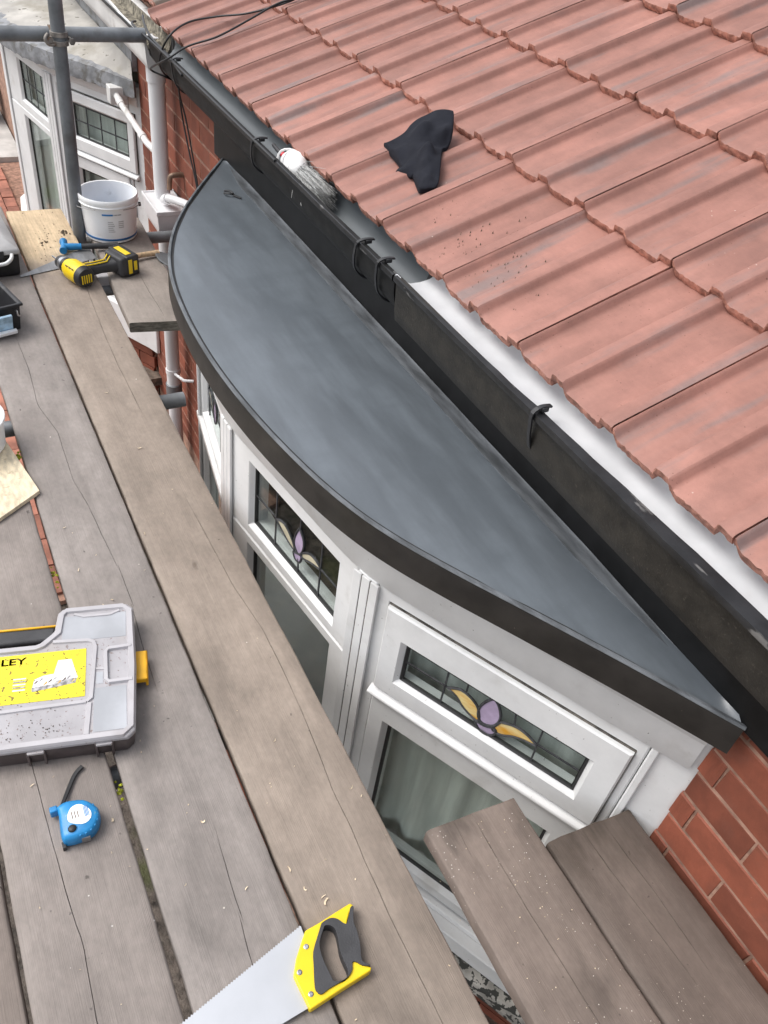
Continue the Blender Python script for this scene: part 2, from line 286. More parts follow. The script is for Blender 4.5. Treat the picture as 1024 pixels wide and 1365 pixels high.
def put(name, me, parent=None, bevel=0, seg=2, label=None, smooth=False, loc=None, rot=None):
    o = bpy.data.objects.new(name, me); COL.objects.link(o)
    if parent is not None:
        o.parent = parent
        if parent.type == 'EMPTY' and parent.get('_world'):
            o.matrix_parent_inverse = Matrix.Translation(-Vector(parent.location))
    if loc is not None: o.location = loc
    if rot is not None: o.rotation_euler = rot
    if bevel:
        b = o.modifiers.new('bevel', 'BEVEL'); b.width = bevel; b.segments = seg; b.limit_method = 'ANGLE'; b.angle_limit = R(35)
        b.harden_normals = False
        for p in me.polygons: p.use_smooth = True
        try:
            me.set_sharp_from_angle(angle=R(50))
        except Exception:
            pass
    elif smooth:
        try: me.set_sharp_from_angle(angle=R(48))
        except Exception: pass
    if label: o['label'] = label
    return o
def thing(name, label, cat, loc=(0, 0, 0), rotz=0.0, group=None, world=False, rot=None):
    o = bpy.data.objects.new(name, None); COL.objects.link(o); o.empty_display_size = .1
    o.location = loc; o.rotation_euler = rot or (0, 0, rotz); o['label'] = label; o['category'] = cat
    if group: o['group'] = group
    if world: o['_world'] = 1
    return o
def tag(o, label, cat, group=None, kind=None):
    o['label'] = label; o['category'] = cat
    if group: o['group'] = group
    if kind: o['kind'] = kind
    return o
def spline(P, n=8):
    P = [Vector(p) for p in P]; out = []
    for i in range(len(P) - 1):
        a, b_, c, d_ = P[max(i - 1, 0)], P[i], P[i + 1], P[min(i + 2, len(P) - 1)]
        for k in range(n):
            t = k / n
            out.append(0.5 * ((2 * b_) + (c - a) * t + (2 * a - 5 * b_ + 4 * c - d_) * t * t + (3 * b_ - a - 3 * c + d_) * t ** 3))
    out.append(P[-1]); return out
def text_mesh(s, size, name, mt, parent, mx):
    cu_ = bpy.data.curves.new('lettering', 'FONT'); cu_.body = s; cu_.size = size; cu_.extrude = 0.0004; cu_.offset = size * .022
    o = bpy.data.objects.new('lettering', cu_); COL.objects.link(o)
    dg = bpy.context.evaluated_depsgraph_get(); me = bpy.data.meshes.new_from_object(o.evaluated_get(dg))
    bpy.data.objects.remove(o); me.transform(mx); me.materials.clear(); me.materials.append(mt)
    return put(name, me, parent)
def nz(x, y=0.0, z=0.0): return mnoise.noise(Vector((x, y, z)))

# ================================================================== SETTING
GZ = -1.75
g = MB(); g.box(-40, 12, -25, 1.03, GZ - .3, GZ)
tag(g.build('ground', ground_m), 'sandy ground with grit and patches of moss below the scaffold', 'ground', kind='structure')
pv = MB(); pv.box(-8.95, -5.9, -.6, 1.02, GZ + .002, GZ + .012)
paving = pv.build('paving', mortar_m); tag(paving, 'red brick paving in front of the neighbouring bay', 'paving', kind='structure')
pb = [MB().box(-.098, .098, -.048, .048, 0, .03 + .004 * k) for k in range(2)]
pme = [b.mesh('paving_brick', paver_m) for b in pb]
n_ = 0
for i in range(28):
    for j in range(9):
        x = -11.6 + i * .205
        if x < -8.85: continue
        x += (.1 if j % 2 else 0); y = -.1 + j * .104
        if (x + 6.0) > -.2 and y > .3: continue
        put('paving_brick', random.choice(pme), paving, loc=(x, y, GZ + .01 + random.uniform(0, .004)), rot=(random.uniform(-.02, .02), random.uniform(-.02, .02), random.uniform(-.02, .02)), bevel=0)
ps = MB(); ps.box(-16, -8.96, -1.5, 1.02, GZ + .002, GZ + .06)
tag(ps.build('path', concrete_m), 'pale concrete path strip beyond the brick paving', 'path', kind='structure')
ps = MB(); ps.box(-5.6, -3.0, -1.5, .62, GZ + .002, GZ + .03)
path2 = tag(ps.build('paving', mortar_m), 'brick paving under the scaffold boards', 'paving', kind='structure')
pme2 = [MB().box(-.098, .098, -.048, .048, 0, .02 + .004 * k).mesh('paving_brick', paver_m) for k in range(2)]
for i in range(12):
    for j in range(6):
        put('paving_brick', random.choice(pme2), path2, loc=(-5.4 + i * .205 + (.1 if j % 2 else 0), -.06 + j * .104, GZ + .026), rot=(0, 0, random.uniform(-.02, .02)))

# ================================================================== HOUSES
class Facet:
    def __init__(s, P, Q):
        s.P = Vector((P[0], P[1], 0)); d = Vector((Q[0] - P[0], Q[1] - P[1], 0)); s.L = d.length; d.normalize(); s.d = d
        n = Vector((-d.y, d.x, 0)); s.n = n
        s.mx = Matrix(((d.x, n.x, 0, P[0]), (d.y, n.y, 0, P[1]), (0, 0, 1, 0), (0, 0, 0, 1)))
    def mb(s): b = MB(); b.mx = s.mx; return b
    def w(s, a, n, z): return s.mx @ Vector((a, n, z))
def ring(b, o, i, nb, nf, ng, ch=.009, k=None):
    """picture-frame solid: o, i = (s0, s1, z0, z1)"""
    def lp(r, n, e): return [(r[0] + e, n, r[2] + e), (r[1] - e, n, r[2] + e), (r[1] - e, n, r[3] - e), (r[0] + e, n, r[3] - e)]
    loops = [lp(o, nb, 0), lp(o, nf - .004, 0), lp(o, nf, .004), lp(i, nf, -.003), lp(i, nf - .003, 0), lp(i, ng, ch), lp(i, nb, ch)]
    vs = [p for l in loops for p in l]; fs = []
    for a in range(len(loops)):
        c = (a + 1) % len(loops)
        for j in range(4): fs.append((a * 4 + j, a * 4 + (j + 1) % 4, c * 4 + (j + 1) % 4, c * 4 + j))
    b.add(vs, fs, k)

def pane(F, s0, s1, z0, z1, n, par):
    F.mb().box(s0, s1, n - .002, n + .002, z0, z1).build('glass_pane', pane_m, par)
def lead(F, par, segs, n, w_=.0019):
    for (s0, z0), (s1, z1) in segs:
        b = F.mb(); v = Vector((s1 - s0, 0, z1 - z0)); u = v.normalized(); q = Vector((-u.z, 0, u.x))
        b.obox(((s0 + s1) / 2, n + .003, (z0 + z1) / 2), u, q, (0, 1, 0), v.length / 2, w_, .0016)
        b.build('lead_strip', lead_strip_m, par)
def petal(F, par, name, pts, n, mt):
    P = spline([(a, 0, z) for a, z in pts + [pts[0]]], 4)[:-1]
    b = F.mb(); k = len(P); c = sum(P, Vector()) / k
    vs = [(p.x, n + .0025, p.z) for p in P] + [(p.x, n + .004, p.z) for p in P]
    vs += [(c.x + (p.x - c.x) * .8, n + .0045, c.z + (p.z - c.z) * .8) for p in P] + [(c.x, n + .0046, c.z)]
    fs = []
    for i in range(k):
        j = (i + 1) % k
        fs += [(i, j, k + j, k + i), (k + i, k + j, 2 * k + j, 2 * k + i), (2 * k + i, 2 * k + j, 3 * k)]
    b.add(vs, fs); b.build(name, mt, par, smooth=True)
    b = F.mb(); b.tube([(p.x, n + .004, p.z) for p in P + [P[0], P[1]]], .0034, 6); b.build('lead_outline', lead_strip_m, par, smooth=True)

def fixed_light(F, root, name, fr, ap, nb=-.05, nf=.0, ng=-.016, label=None, um=None):
    b = F.mb(); ring(b, fr, ap, nb, nf, ng); f = b.build(name, um or upvc_m, root, label=label)
    b = F.mb(); ring(b, (ap[0] - .002, ap[1] + .002, ap[2] - .002, ap[3] + .002), (ap[0] + .009, ap[1] - .009, ap[2] + .009, ap[3] - .009), ng - .004, ng + .0015, ng, .002)
    b.build('gasket', gasket_m, f); pane(F, ap[0], ap[1], ap[2], ap[3], ng - .006, f)
    return f

ROOF_EDGE = [(-2.913, 1.0), (-2.789, .909), (-2.614, .797), (-2.49, .714), (-2.377, .657), (-2.255, .607), (-2.145, .574), (-2.053, .555), (-1.951, .542),
             (-1.8, .529), (-1.68, .526), (-1.53, .530), (-1.37, .546), (-1.24, .568), (-1.11, .595), (-1.03, .619), (-.943, .654), (-.842, .706), (-.688, .803), (-.535, .897), (-.339, .997)]
def resample(P, n):
    P = [Vector((*p, 0)) for p in P]
    for _ in range(2): P = [P[0]] + [(P[i - 1] + 2 * P[i] + P[i + 1]) / 4 for i in range(1, len(P) - 1)] + [P[-1]]
    Q = spline(P, 8); D = [0]
    for a, b_ in zip(Q, Q[1:]): D.append(D[-1] + (b_ - a).length)
    out = []; k = 0
    for i in range(n):
        t = D[-1] * i / (n - 1)
        while k < len(D) - 2 and D[k + 1] < t: k += 1
        f = (t - D[k]) / max(1e-6, D[k + 1] - D[k]); out.append(Q[k].lerp(Q[k + 1], min(1, f)))
    return out

def flat_roof(root, dx, zw, ze, ms, band, near=True):
    N, Mv = 110, 16
    E = resample(ROOF_EDGE, N); b = MB(); vs = []; fs = []
    for i, e in enumerate(E):
        wx = -2.86 + (2.86 - .36) * i / (N - 1)
        for j in range(Mv):
            t = j / (Mv - 1); x = e.x * (1 - t) + wx * t; y = e.y * (1 - t) + 1.0 * t
            edge = min(1, (1.0 - e.y) / .2)
            z = ze * (1 - t) + zw * t + (.0022 * nz(x * 2.2, y * 4) + .0012 * nz(x * 7, y * 9)) * (1 if near else 4) * edge
            vs.append((x + dx, y, z))
    for i in range(N - 1):
        for j in range(Mv - 1):
            a = i * Mv + j; fs.append((a, a + Mv, a + Mv + 1, a + 1))
    b.add(vs, fs)
    r = b.build('bay_roof', ms, root, smooth=True)
    # fascia band that follows the bow, a strip with real thickness
    b = MB(); rings = []
    for i, e in enumerate(E):
        a = E[max(0, i - 1)]; c = E[min(N - 1, i + 1)]; t = (c - a).normalized(); n = Vector((t.y, -t.x, 0))   # outward
        if n.y > 0 and abs(n.y) > .2: n = -n
        p = Vector((e.x + dx, e.y, 0)); q = p - n * .014; w_ = 0.0012 * nz(i * .13)
        rings.append([(p.x, p.y, ze + .003), (p.x + n.x * (.002 + w_), p.y + n.y * (.002 + w_), ze - .004), (p.x + n.x * .003, p.y + n.y * .003, ze - .067), (q.x, q.y, ze - .069), (q.x, q.y, ze - .01), (q.x, q.y, ze + .002)])
    b.loft(rings); b.build('bay_fascia', band, root, smooth=True)
    return E, r

def house_bay(root, dx, near, zroof, um):
    P0, P1, P2, P3, P4 = [(x + dx, y) for x, y in (((-.376, 1.03), (-1.04, .680), (-1.675, .583), (-2.14, .655), (-2.80, 1.03)) if near else ((-.38, 1.03), (-.966, .718), (-1.635, .603), (-2.14, .672), (-2.80, 1.03)))]
    Fs = [Facet(P0, P1), Facet(P1, P2), Facet(P2, P3), Facet(P3, P4)]
    ht = .355 if near else .30
    # head board: one smooth bowed board above the frames
    E = resample(ROOF_EDGE, 80)
    poly = [Vector((P0[0] - dx - .012, P0[1] - .002, 0))] + [Vector((x - dx, y, 0)) for x, y in (P1, P2, P3)] + [Vector((P4[0] - dx + .01, P4[1] - .002, 0))]
    fine = []
    for a, c in zip(poly, poly[1:]):
        for k in range(12): fine.append(a.lerp(c, k / 12))
    fine.append(poly[-1])
    for _ in range(3): fine = [fine[0]] + [(fine[i - 1] + fine[i] * 2 + fine[i + 1]) / 4 for i in range(1, len(fine) - 1)] + [fine[-1]]
    for nm, o0, z0, z1, mm in (('head_board', .010, .214, ht, um), ('head_trim', .017, .302 if near else .262, ht, um)):
        b = MB(); rings = []
        for i, p in enumerate(fine):
            t = (fine[min(i + 1, len(fine) - 1)] - fine[max(i - 1, 0)]).normalized(); n = Vector((-t.y, t.x, 0))
            q = p + n * o0 + Vector((dx, 0, 0)); r_ = p - n * .05 + Vector((dx, 0, 0))
            rings.append([(q.x, q.y, z1), (q.x, q.y, z0 + .004), (q.x - n.x * .004, q.y - n.y * .004, z0), (r_.x, r_.y, z0), (r_.x, r_.y, z1)])
        b.loft(rings); b.build(nm, mm, root, smooth=True)
    # soffit between head board and fascia
    b = MB(); vs = []; fs = []
    for i in range(len(fine)):
        p = fine[i]; e = min(E, key=lambda q: abs(q.x - p.x) + .0 * abs(q.y - p.y))
        e2 = Vector((e.x, min(e.y + .012, p.y - .004), 0))
        for z in (ht + .001, ht + .006): vs += [(p.x + dx, p.y + .03, z), (e2.x + dx, e2.y, z)]
    for i in range(len(fine) - 1):
        a = i * 4; fs += [(a, a + 4, a + 5, a + 1), (a + 2, a + 3, a + 7, a + 6), (a + 1, a + 5, a + 7, a + 3)]
    b.add(vs, fs); b.build('bay_soffit', um, root)
    # posts at the corners and against the wall
    for (x, y), (Fa, Fb) in zip((P1, P2, P3), zip(Fs, Fs[1:])):
        b = MB(); d = (Fa.n + Fb.n).normalized(); t = Vector((-d.y, d.x, 0))
        b.obox((x - d.x * .030, y - d.y * .030, -.37), t, d, (0, 0, 1), .030, .030, .585)
        post = b.build('corner_post', um, root, bevel=.006)
        for s_ in (-.026, .0, .026):
            if s_ < .02:
                b = MB(); b.obox((x + d.x * .0 + t.x * (s_ + .013), y + d.y * .0 + t.y * (s_ + .013), -.37), t, d, (0, 0, 1), .0016, .0042, .58); b.build('grime_line', grime_m, post)
            b = MB(); b.obox((x + d.x * .002 + t.x * s_, y + d.y * .002 + t.y * s_, -.37), t, d, (0, 0, 1), .0116, .0035, .582); b.build('cover_strip', um, post, bevel=.0015)
    b = Fs[0].mb(); b.box(-.012, .080, -.06, -.006, -.86, ht); b.build('wall_post', um, root, bevel=.004)
    b = Fs[3].mb(); b.box(Fs[3].L - .07, Fs[3].L + .012, -.06, -.004, -.86, ht); b.build('wall_post', um, root, bevel=.004)
    if near:
        b = Fs[0].mb(); b.box(.068, .0835, -.03, .004, -.86, .26); b.build('wall_trim', um, root, bevel=.003)
        b = Fs[0].mb(); b.box(.040, .080, -.02, .006, .236, .256); b.build('sealant_smear', upvc_dirty_m, root, bevel=.004)
    # ---- first facet: opening top light over a fixed pane
    F = Fs[0]; L0 = F.L
    left = L0 - .0595
    b = F.mb(); ring(b, (.085, L0 - .03, -.86, .216), (.104, left - .006, -.845, .178), -.06, .0, -.03, .002); fr = b.build('window', um, root)
    b = F.mb(); b.box(.104, left - .006, -.05, -.012, -.128, -.106); b.build('transom', um, fr)
    ap = (.164, .631, -.052, .092) if near else (.085, .490, -.052, .125)
    so_ = (.105, left - .008, -.108, .175) if near else (.04, .545, -.11, .172)
    b = F.mb(); ring(b, so_, ap, -.03, .013, -.002, .010); sash = b.build('opening_sash', um, fr)
    b = F.mb(); ring(b, (so_[0] - .0018, so_[1] + .0018, so_[2] - .0015, so_[3] + .0018), (so_[0] + .004, so_[1] - .004, so_[2] + .004, so_[3] - .004), -.005, .0045, .004, .0); b.build('sash_seal', grime_m, fr)
    b = F.mb(); b.box(so_[0] - .004, so_[1] + .004, .0, .0075, -.1465, -.1415); b.build('grime_line', grime_m, fr)
    b = F.mb(); ring(b, (ap[0] + .006, ap[1] - .006, ap[2] + .006, ap[3] - .006), (ap[0] + .014, ap[1] - .014, ap[2] + .014, ap[3] - .014), -.006, .003, .001, .002); b.build('gasket', gasket_m, fr)
    pane(F, ap[0] + .004, ap[1] - .004, ap[2] + .004, ap[3] - .004, -.004, fr)
    b = F.mb(); b.loft([[(s_, .0, -.114), (s_, .021, -.128), (s_, .021, -.137), (s_, .0, -.141)] for s_ in (so_[0] - .008, so_[1] + .010)]); b.build('drip_bar', um, fr, bevel=.003)
    lo = (.174, .638, -.80, -.226) if near else (.085, .490, -.80, -.205)
    b = F.mb(); ring(b, (.105, left - .008, -.845, -.145), lo, -.05, .008, -.012, .009); b.build('fixed_frame', um, fr)
    b = F.mb(); ring(b, (lo[0] + .004, lo[1] - .004, lo[2] + .004, lo[3] - .004), (lo[0] + .013, lo[1] - .013, lo[2] + .013, lo[3] - .013), -.018, -.009, -.012, .002); b.build('gasket', gasket_m, fr)
    pane(F, lo[0] + .004, lo[1] - .004, lo[2] + .004, lo[3] - .004, -.016, fr)
    # ---- second facet: fixed top light over a fixed pane
    F2 = Fs[1]
    b = F2.mb(); b.box(.03, F2.L - .03, -.055, -.006, -.86, .216); 
    ap2 = (.104, .520, -.058, .163) if near else (.05, .455, -.052, .165)
    lo2 = (.104, .520, -.80, -.128) if near else (.05, .455, -.80, -.128)
    b = F2.mb(); ring(b, (.03, F2.L - .03, -.093, .216), ap2, -.055, .0, -.016); fr2 = b.build('window', um, root)
    b = F2.mb(); ring(b, (.03, F2.L - .03, -.86, -.094), lo2, -.055, .002, -.016); b.build('fixed_frame', um, fr2)
    for q in (ap2, lo2):
        b = F2.mb(); ring(b, (q[0] + .002, q[1] - .002, q[2] + .002, q[3] - .002), (q[0] + .011, q[1] - .011, q[2] + .011, q[3] - .011), -.024, -.014, -.016, .002); b.build('gasket', gasket_m, fr2)
        pane(F2, q[0] + .002, q[1] - .002, q[2] + .002, q[3] - .002, -.021, fr2)
    # ---- third and fourth facets
    frs = [fr, fr2]
    for F3 in Fs[2:]:
        w0, w1 = (.078, F3.L - .050) if F3 is Fs[2] else (.06, F3.L - .14)
        b = F3.mb(); ring(b, (.03, F3.L - .004, -.075, .216), (w0, w1, -.055, .163), -.05, .0, -.016); f3 = b.build('window', um, root)
        b = F3.mb(); ring(b, (.03, F3.L - .004, -.86, -.098), (w0, w1, -.80, -.135), -.05, .0, -.016); b.build('fixed_frame', um, f3)
        b = F3.mb(); b.box(.03, F3.L - .004, -.02, .012, -.0975, -.0755); b.build('transom', um, f3, bevel=.003)
        for z0, z1 in ((-.055, .163), (-.80, -.135)): pane(F3, w0 + .002, w1 - .002, z0 + .002, z1 - .002, -.021, f3)
        frs.append(f3)
    if near:
        n = -.004; dz = -.010
        X = lambda P: [(a, z + dz) for a, z in P]
        petal(F, fr, 'petal', X([(.504, .037), (.4735, .056), (.4413, .048), (.4214, .027), (.415, -.006), (.4355, -.004), (.4598, .009), (.4797, .028)]), n, yellow_glass_m)
        petal(F, fr, 'petal', X([(.367, .034), (.3365, .048), (.3073, .046), (.279, .031), (.307, .024), (.3327, .013), (.3574, -.005), (.380, -.004)]), n, yellow_glass_m)
        petal(F, fr, 'tulip_bloom', X([(.3968, .094), (.3809, .075), (.3706, .043), (.3786, .010), (.4022, -.004), (.4182, .0075), (.4215, .040), (.4112, .071)]), n, purple_m)
        petal(F, fr, 'tulip_bud', X([(.424, -.011), (.400, -.010), (.3744, .002), (.3699, -.0143), (.3859, -.033), (.406, -.032)]), n, purple_m)
        lead(F, fr, [((.512, .088), (.512, -.045)), ((.279, .088), (.277, -.045)), ((.628, .024), (.506, .026)), ((.282, .024), (.168, .024)), ((.393, -.045), (.388, -.040)), ((.461, .088), (.461, .042)), ((.345, .088), (.338, .038))], n)
        n = -.021; dz = -.016
        petal(F2, fr2, 'petal', X([(.404, .066), (.366, .079), (.327, .058), (.312, .033), (.333, .033), (.359, .043)]), n, cream_glass_m)
        petal(F2, fr2, 'petal', X([(.279, .049), (.245, .076), (.211, .077), (.196, .066), (.235, .053), (.273, .037)]), n, cream_glass_m)
        petal(F2, fr2, 'tulip_bloom', X([(.297, .121), (.275, .096), (.275, .061), (.2926, .034), (.3143, .051), (.313, .081)]), n, purple_m)
        petal(F2, fr2, 'tulip_bud', X([(.317, .022), (.281, .037), (.286, .009), (.307, .005)]), n, purple_m)
        lead(F2, fr2, [((.4075, .160), (.4085, -.055)), ((.293, .160), (.2945, .10)), ((.2945, .0), (.293, -.055)), ((.518, .050), (.405, .050)), ((.196, .160), (.196, -.055)), ((.196, .050), (.106, .050))], n, .0022)
        F3 = Fs[2]
        petal(F3, frs[2], 'tulip_bloom', [(.275, .09), (.255, .06), (.26, .02), (.285, .0), (.30, .03), (.295, .06)], n, purple_m)
        petal(F3, frs[2], 'petal', [(.39, .05), (.35, .065), (.31, .04), (.29, .01), (.33, .02), (.36, .035)], n, cream_glass_m)
        lead(F3, frs[2], [((.39, .16), (.39, -.05)), ((.2, .16), (.2, -.05)), ((.44, .04), (.1, .04))], n)
    else:
        q = ap; n = -.004
        sg = [((q[0] + (q[1] - q[0]) * k / 4, q[3]), (q[0] + (q[1] - q[0]) * k / 4, q[2])) for k in (1, 2, 3)] + [((q[0], .035), (q[1], .035))]
        lead(F, fr, sg, n, .003)
        q = ap2; n = -.021
        sg = [((q[0] + (q[1] - q[0]) * k / 4, q[3]), (q[0] + (q[1] - q[0]) * k / 4, q[2])) for k in (1, 2, 3)] + [((q[0], .06), (q[1], .06))]
        lead(F2, fr2, sg, n, .003)
    # sill and base under the windows
    def bowed(name, out_, z0, z1, mm, bev=.004):
        poly = [(P0[0] + .10 * (out_ > .02), 1.028)] + [(p[0] + d.x * out_, p[1] + d.y * out_) for p, d in ((P1, (Fs[0].n + Fs[1].n).normalized()), (P2, (Fs[1].n + Fs[2].n).normalized()), (P3, (Fs[2].n + Fs[3].n).normalized()))] + [(P4[0] - .03, 1.028)]
        if out_ > .02: poly.insert(1, (P0[0] + .10, 1.03 - .02)); poly[2:2] = [(P0[0] + Fs[0].n.x * out_ , P0[1] + Fs[0].n.y * out_)]
        b = MB(); b.prism(poly, z0, z1); return b.build(name, mm, root, bevel=bev)
    bowed('window_board', .022, -.885, -.861, um); bowed('window_sill', .055, -.96 if near else -1.075, -.886, um)
    if near:
        bowed('stone_sill', .085, -1.035, -.962, stone_m, .008); bowed('slate_course', .060, -1.07, -1.037, dark_stone_m); bowed('render_band', .045, -1.13, -1.072, putty_m)
    zb = -1.132 if near else -1.077
    base = bowed('bay_base', .018, GZ + .001, zb, mortar_m, 0)
    for Fi in Fs[:2]:
        for r_ in range(7):
            z = zb - .075 * (r_ + 1) + .004
            if z < GZ: break
            for c_ in range(4):
                s0 = .01 + c_ * .225 - (.11 if r_ % 2 else 0); s1 = min(s0 + .217, Fi.L); s0 = max(0.0, s0)
                if s1 - s0 < .04: continue
                Fi.mb().box(s0, s1, .0, .0225, z, z + .067).build('brick', brick_m, base)
    return Fs

def house_room(root, dx, zc):
    b = MB(); x0, x1, y0, y1, z0, z1 = -2.9 + dx, -.3 + dx, 1.245, 3.4, GZ + .01, zc
    b.box(x0, x1, y1, y1 + .02, z0, z1); b.box(x0 - .02, x0, y0, y1, z0, z1); b.box(x1, x1 + .02, y0, y1, z0, z1); b.box(x0, x1, y0, y1, z1, z1 + .02)
    b.build('room_wall', room_m, root)
    b = MB(); b.box(x0, x1, .75, y1, -1.3, -1.25); b.build('room_floor', carpet_m, root)
def curtain(F, s0, s1, z0, z1, n, label, seed):
    b = MB(); b.mx = F.mx; N = 60; vs = []; fs = []
    for i in range(N + 1):
        s_ = s0 + (s1 - s0) * i / N
        for j in range(9):
            t = j / 8; z = z1 + (z0 - z1) * t
            a = .006 + .010 * t
            o = a * math.sin(s_ * 62 + seed + 1.2 * nz(s_ * 6 + seed, t)) + .012 * nz(s_ * 9, seed, t * 2)
            vs.append((s_, n + o, z))
    for i in range(N):
        for j in range(8): a = i * 9 + j; fs.append((a, a + 9, a + 10, a + 1))
    b.add(vs, fs); o = b.build('curtain', curtain_m, smooth=True)
    sd = o.modifiers.new('cloth_thickness', 'SOLIDIFY'); sd.thickness = .0015
    tag(o, label, 'curtain')

house = thing('house', 'red brick bungalow with pink terracotta tiles and a freshly covered black bay roof', 'house', (-1.6, 1.03, GZ), world=True)
nbh = thing('house', 'neighbouring white bay house with dirty felt bay roof, behind the scaffold pole', 'house', (-5.4, 1.03, GZ), world=True)

# ---- walls
def wall(root, segs, front_cut=None):
    b = MB()
    for x0, x1, z0, z1 in segs: b.box(x0, x1, 1.0322, 1.24, z0, z1)
    return b.build('wall', mortar_m, root)
bmesh_ = []
for k in range(5):
    rr = random.Random(k); b = MB(); hx, hz, f = .1098, .0348, .0
    j = lambda: rr.uniform(-.0026, .0026)
    bk = [(-hx, .05, -hz), (hx, .05, -hz), (hx, .05, hz), (-hx, .05, hz)]
    fr = [(-hx + j(), .0035, -hz + j()), (hx + j(), .0035, -hz + j()), (hx + j(), .0035, hz + j()), (-hx + j(), .0035, hz + j())]
    ff = [(x * .972, 0 + j() * .5, z * .90) for x, _, z in fr]
    b.add(bk + fr + ff, [(0, 1, 5, 4), (1, 2, 6, 5), (2, 3, 7, 6), (3, 0, 4, 7), (4, 5, 9, 8), (5, 6, 10, 9), (6, 7, 11, 10), (7, 4, 8, 11), (8, 9, 10, 11)])
    bmesh_.append(b.mesh('brick', brick_m))
def lay(wallo, x0, x1, z0, z1):
    r0 = int(math.floor((z0 - .22) / .075))
    for r_ in range(r0, 60):
        z = .22 + .075 * r_ + .0375
        if z > z1: break
        k0 = int(math.floor((x0 + .2225) / .225)) - 1
        for k in range(k0, k0 + 60):
            xc = -.2225 + .225 * k + .1125 + (0 if r_ % 2 else .1125)
            a, c = max(x0, xc - .1125), min(x1, xc + .1125)
            if c - a < .02: continue
            o = put('brick', random.choice(bmesh_), wallo, loc=((a + c) / 2, 1.03 + random.uniform(-.001, .001), z), rot=(random.uniform(-.006, .006), random.uniform(-.003, .003), random.uniform(-.006, .006)))
            o.scale = ((c - a) / .225, 1, 1)
wr = wall(house, [(-.372, 1.6, GZ, .70), (-4.0, -2.80, GZ, .70), (-2.80, -.372, .375, .70)])
lay(wr, -.376, .5, -.1, .57); lay(wr, -3.95, -2.80, -1.3, .62)
wn = wall(nbh, [(-4.17, -4.002, GZ, .66), (-16, -6.62, GZ, .66), (-6.62, -4.17, .36, .66)])
lay(wn, -4.17, -3.952, -1.3, .62); lay(wn, -6.5, -4.17, .375, .62)

# ---- bays
E1, roof1 = flat_roof(house, 0, .437, .422, rubber_m, brown_black_m)
F_near = house_bay(house, 0, True, .422, upvc_m)
E2, roof2 = flat_roof(nbh, -3.80, .42, .335, felt_m, lead_sheet_m, near=False)
F_far = house_bay(nbh, -3.80, False, .335, upvc_m)
house_room(house, 0, .36); house_room(nbh, -3.80, .30)
curtain(F_near[0], .02, .74, -1.24, .20, -.085, 'pale net curtain behind the right-hand window of the black-roofed bay', 1.0)
curtain(F_far[0], .0, .74, -1.24, .20, -.085, 'pale net curtain behind the neighbouring window next to the downpipe', 3.0)
curtain(F_far[1], .0, .62, -1.24, .20, -.085, 'grey net curtain behind the leftmost neighbouring window', 5.0)

# kerb lip and scuffed fillet of the rubber roof
Ea = resample(ROOF_EDGE, 140)
b = MB(); b.tube([(e.x, e.y + .004, .4255) for e in Ea], .0052, 6); b.build('edge_trim', fillet_m, roof1, smooth=True)
b = MB(); pr_all = []
pr = [(.9992, .4435), (.9965, .4405), (.990, .4388), (.978, .4378), (.966, .4368), (.966, .430), (.999, .430)]
for i in range(61):
    x = -2.85 + i * 2.46 / 60; f = min(1, (i + .05) / 5, (60.05 - i) / 9); pr_ = [(.9995 - (.9995 - y) * f, .4345 + (z - .4345) * f) for y, z in pr]
    pr_all.append([(x, y + .0008 * nz(x * 9, y), z + .0008 * nz(x * 6, z * 3)) for y, z in pr_])
b.loft(pr_all); b.build('angle_fillet', fillet_m, roof1, smooth=True)
# fascia boards
b = MB(); b.box(-3.0, 1.6, 1.0005, 1.028, .415, .70); b.build('fascia', black_m, house, bevel=.003)
b = MB(); b.box(-3.40, -3.003, .998, 1.028, .535, .70); b.build('fascia', gutter_black_m, house, bevel=.003, label='short dull black fascia board beside the downpipe')
b = MB(); b.box(-3.56, -3.403, .994, 1.028, .53, .70); b.build('fascia', upvc_dirty_m, house, bevel=.003, label='white fascia end by the downpipe top')

# ---- gutter
OUT = [(.8755, .7125), (.8715, .707), (.8720, .699), (.8785, .692), (.8805, .668), (.8830, .630), (.8880, .603), (.9040, .591), (.940, .589), (.972, .589), (.986, .597), (.987, .715)]
OUT_A = [(.8755, .7125), (.8715, .707), (.8720, .699), (.8785, .692), (.8800, .668), (.8860, .642), (.9020, .620), (.928, .611), (.972, .611), (.986, .619), (.987, .715)]
INN = [(.9835, .715), (.982, .634), (.962, .6225), (.935, .6215), (.912, .632), (.897, .652), (.889, .682), (.8845, .7125)]
LINE_D = [(.9822, .714), (.9790, .690), (.972, .670), (.960, .655), (.945, .647), (.928, .645), (.912, .651), (.898, .664), (.889, .683), (.8775, .7095)]
LINE_S = [(.9822, .714), (.980, .703), (.965, .694), (.940, .689), (.915, .689), (.898, .696), (.8775, .7095)]
LI = lambda x: .874 + .026 * max(0, min(1, (x + 1.42) / .95)) + .0015 * nz(x * 13)
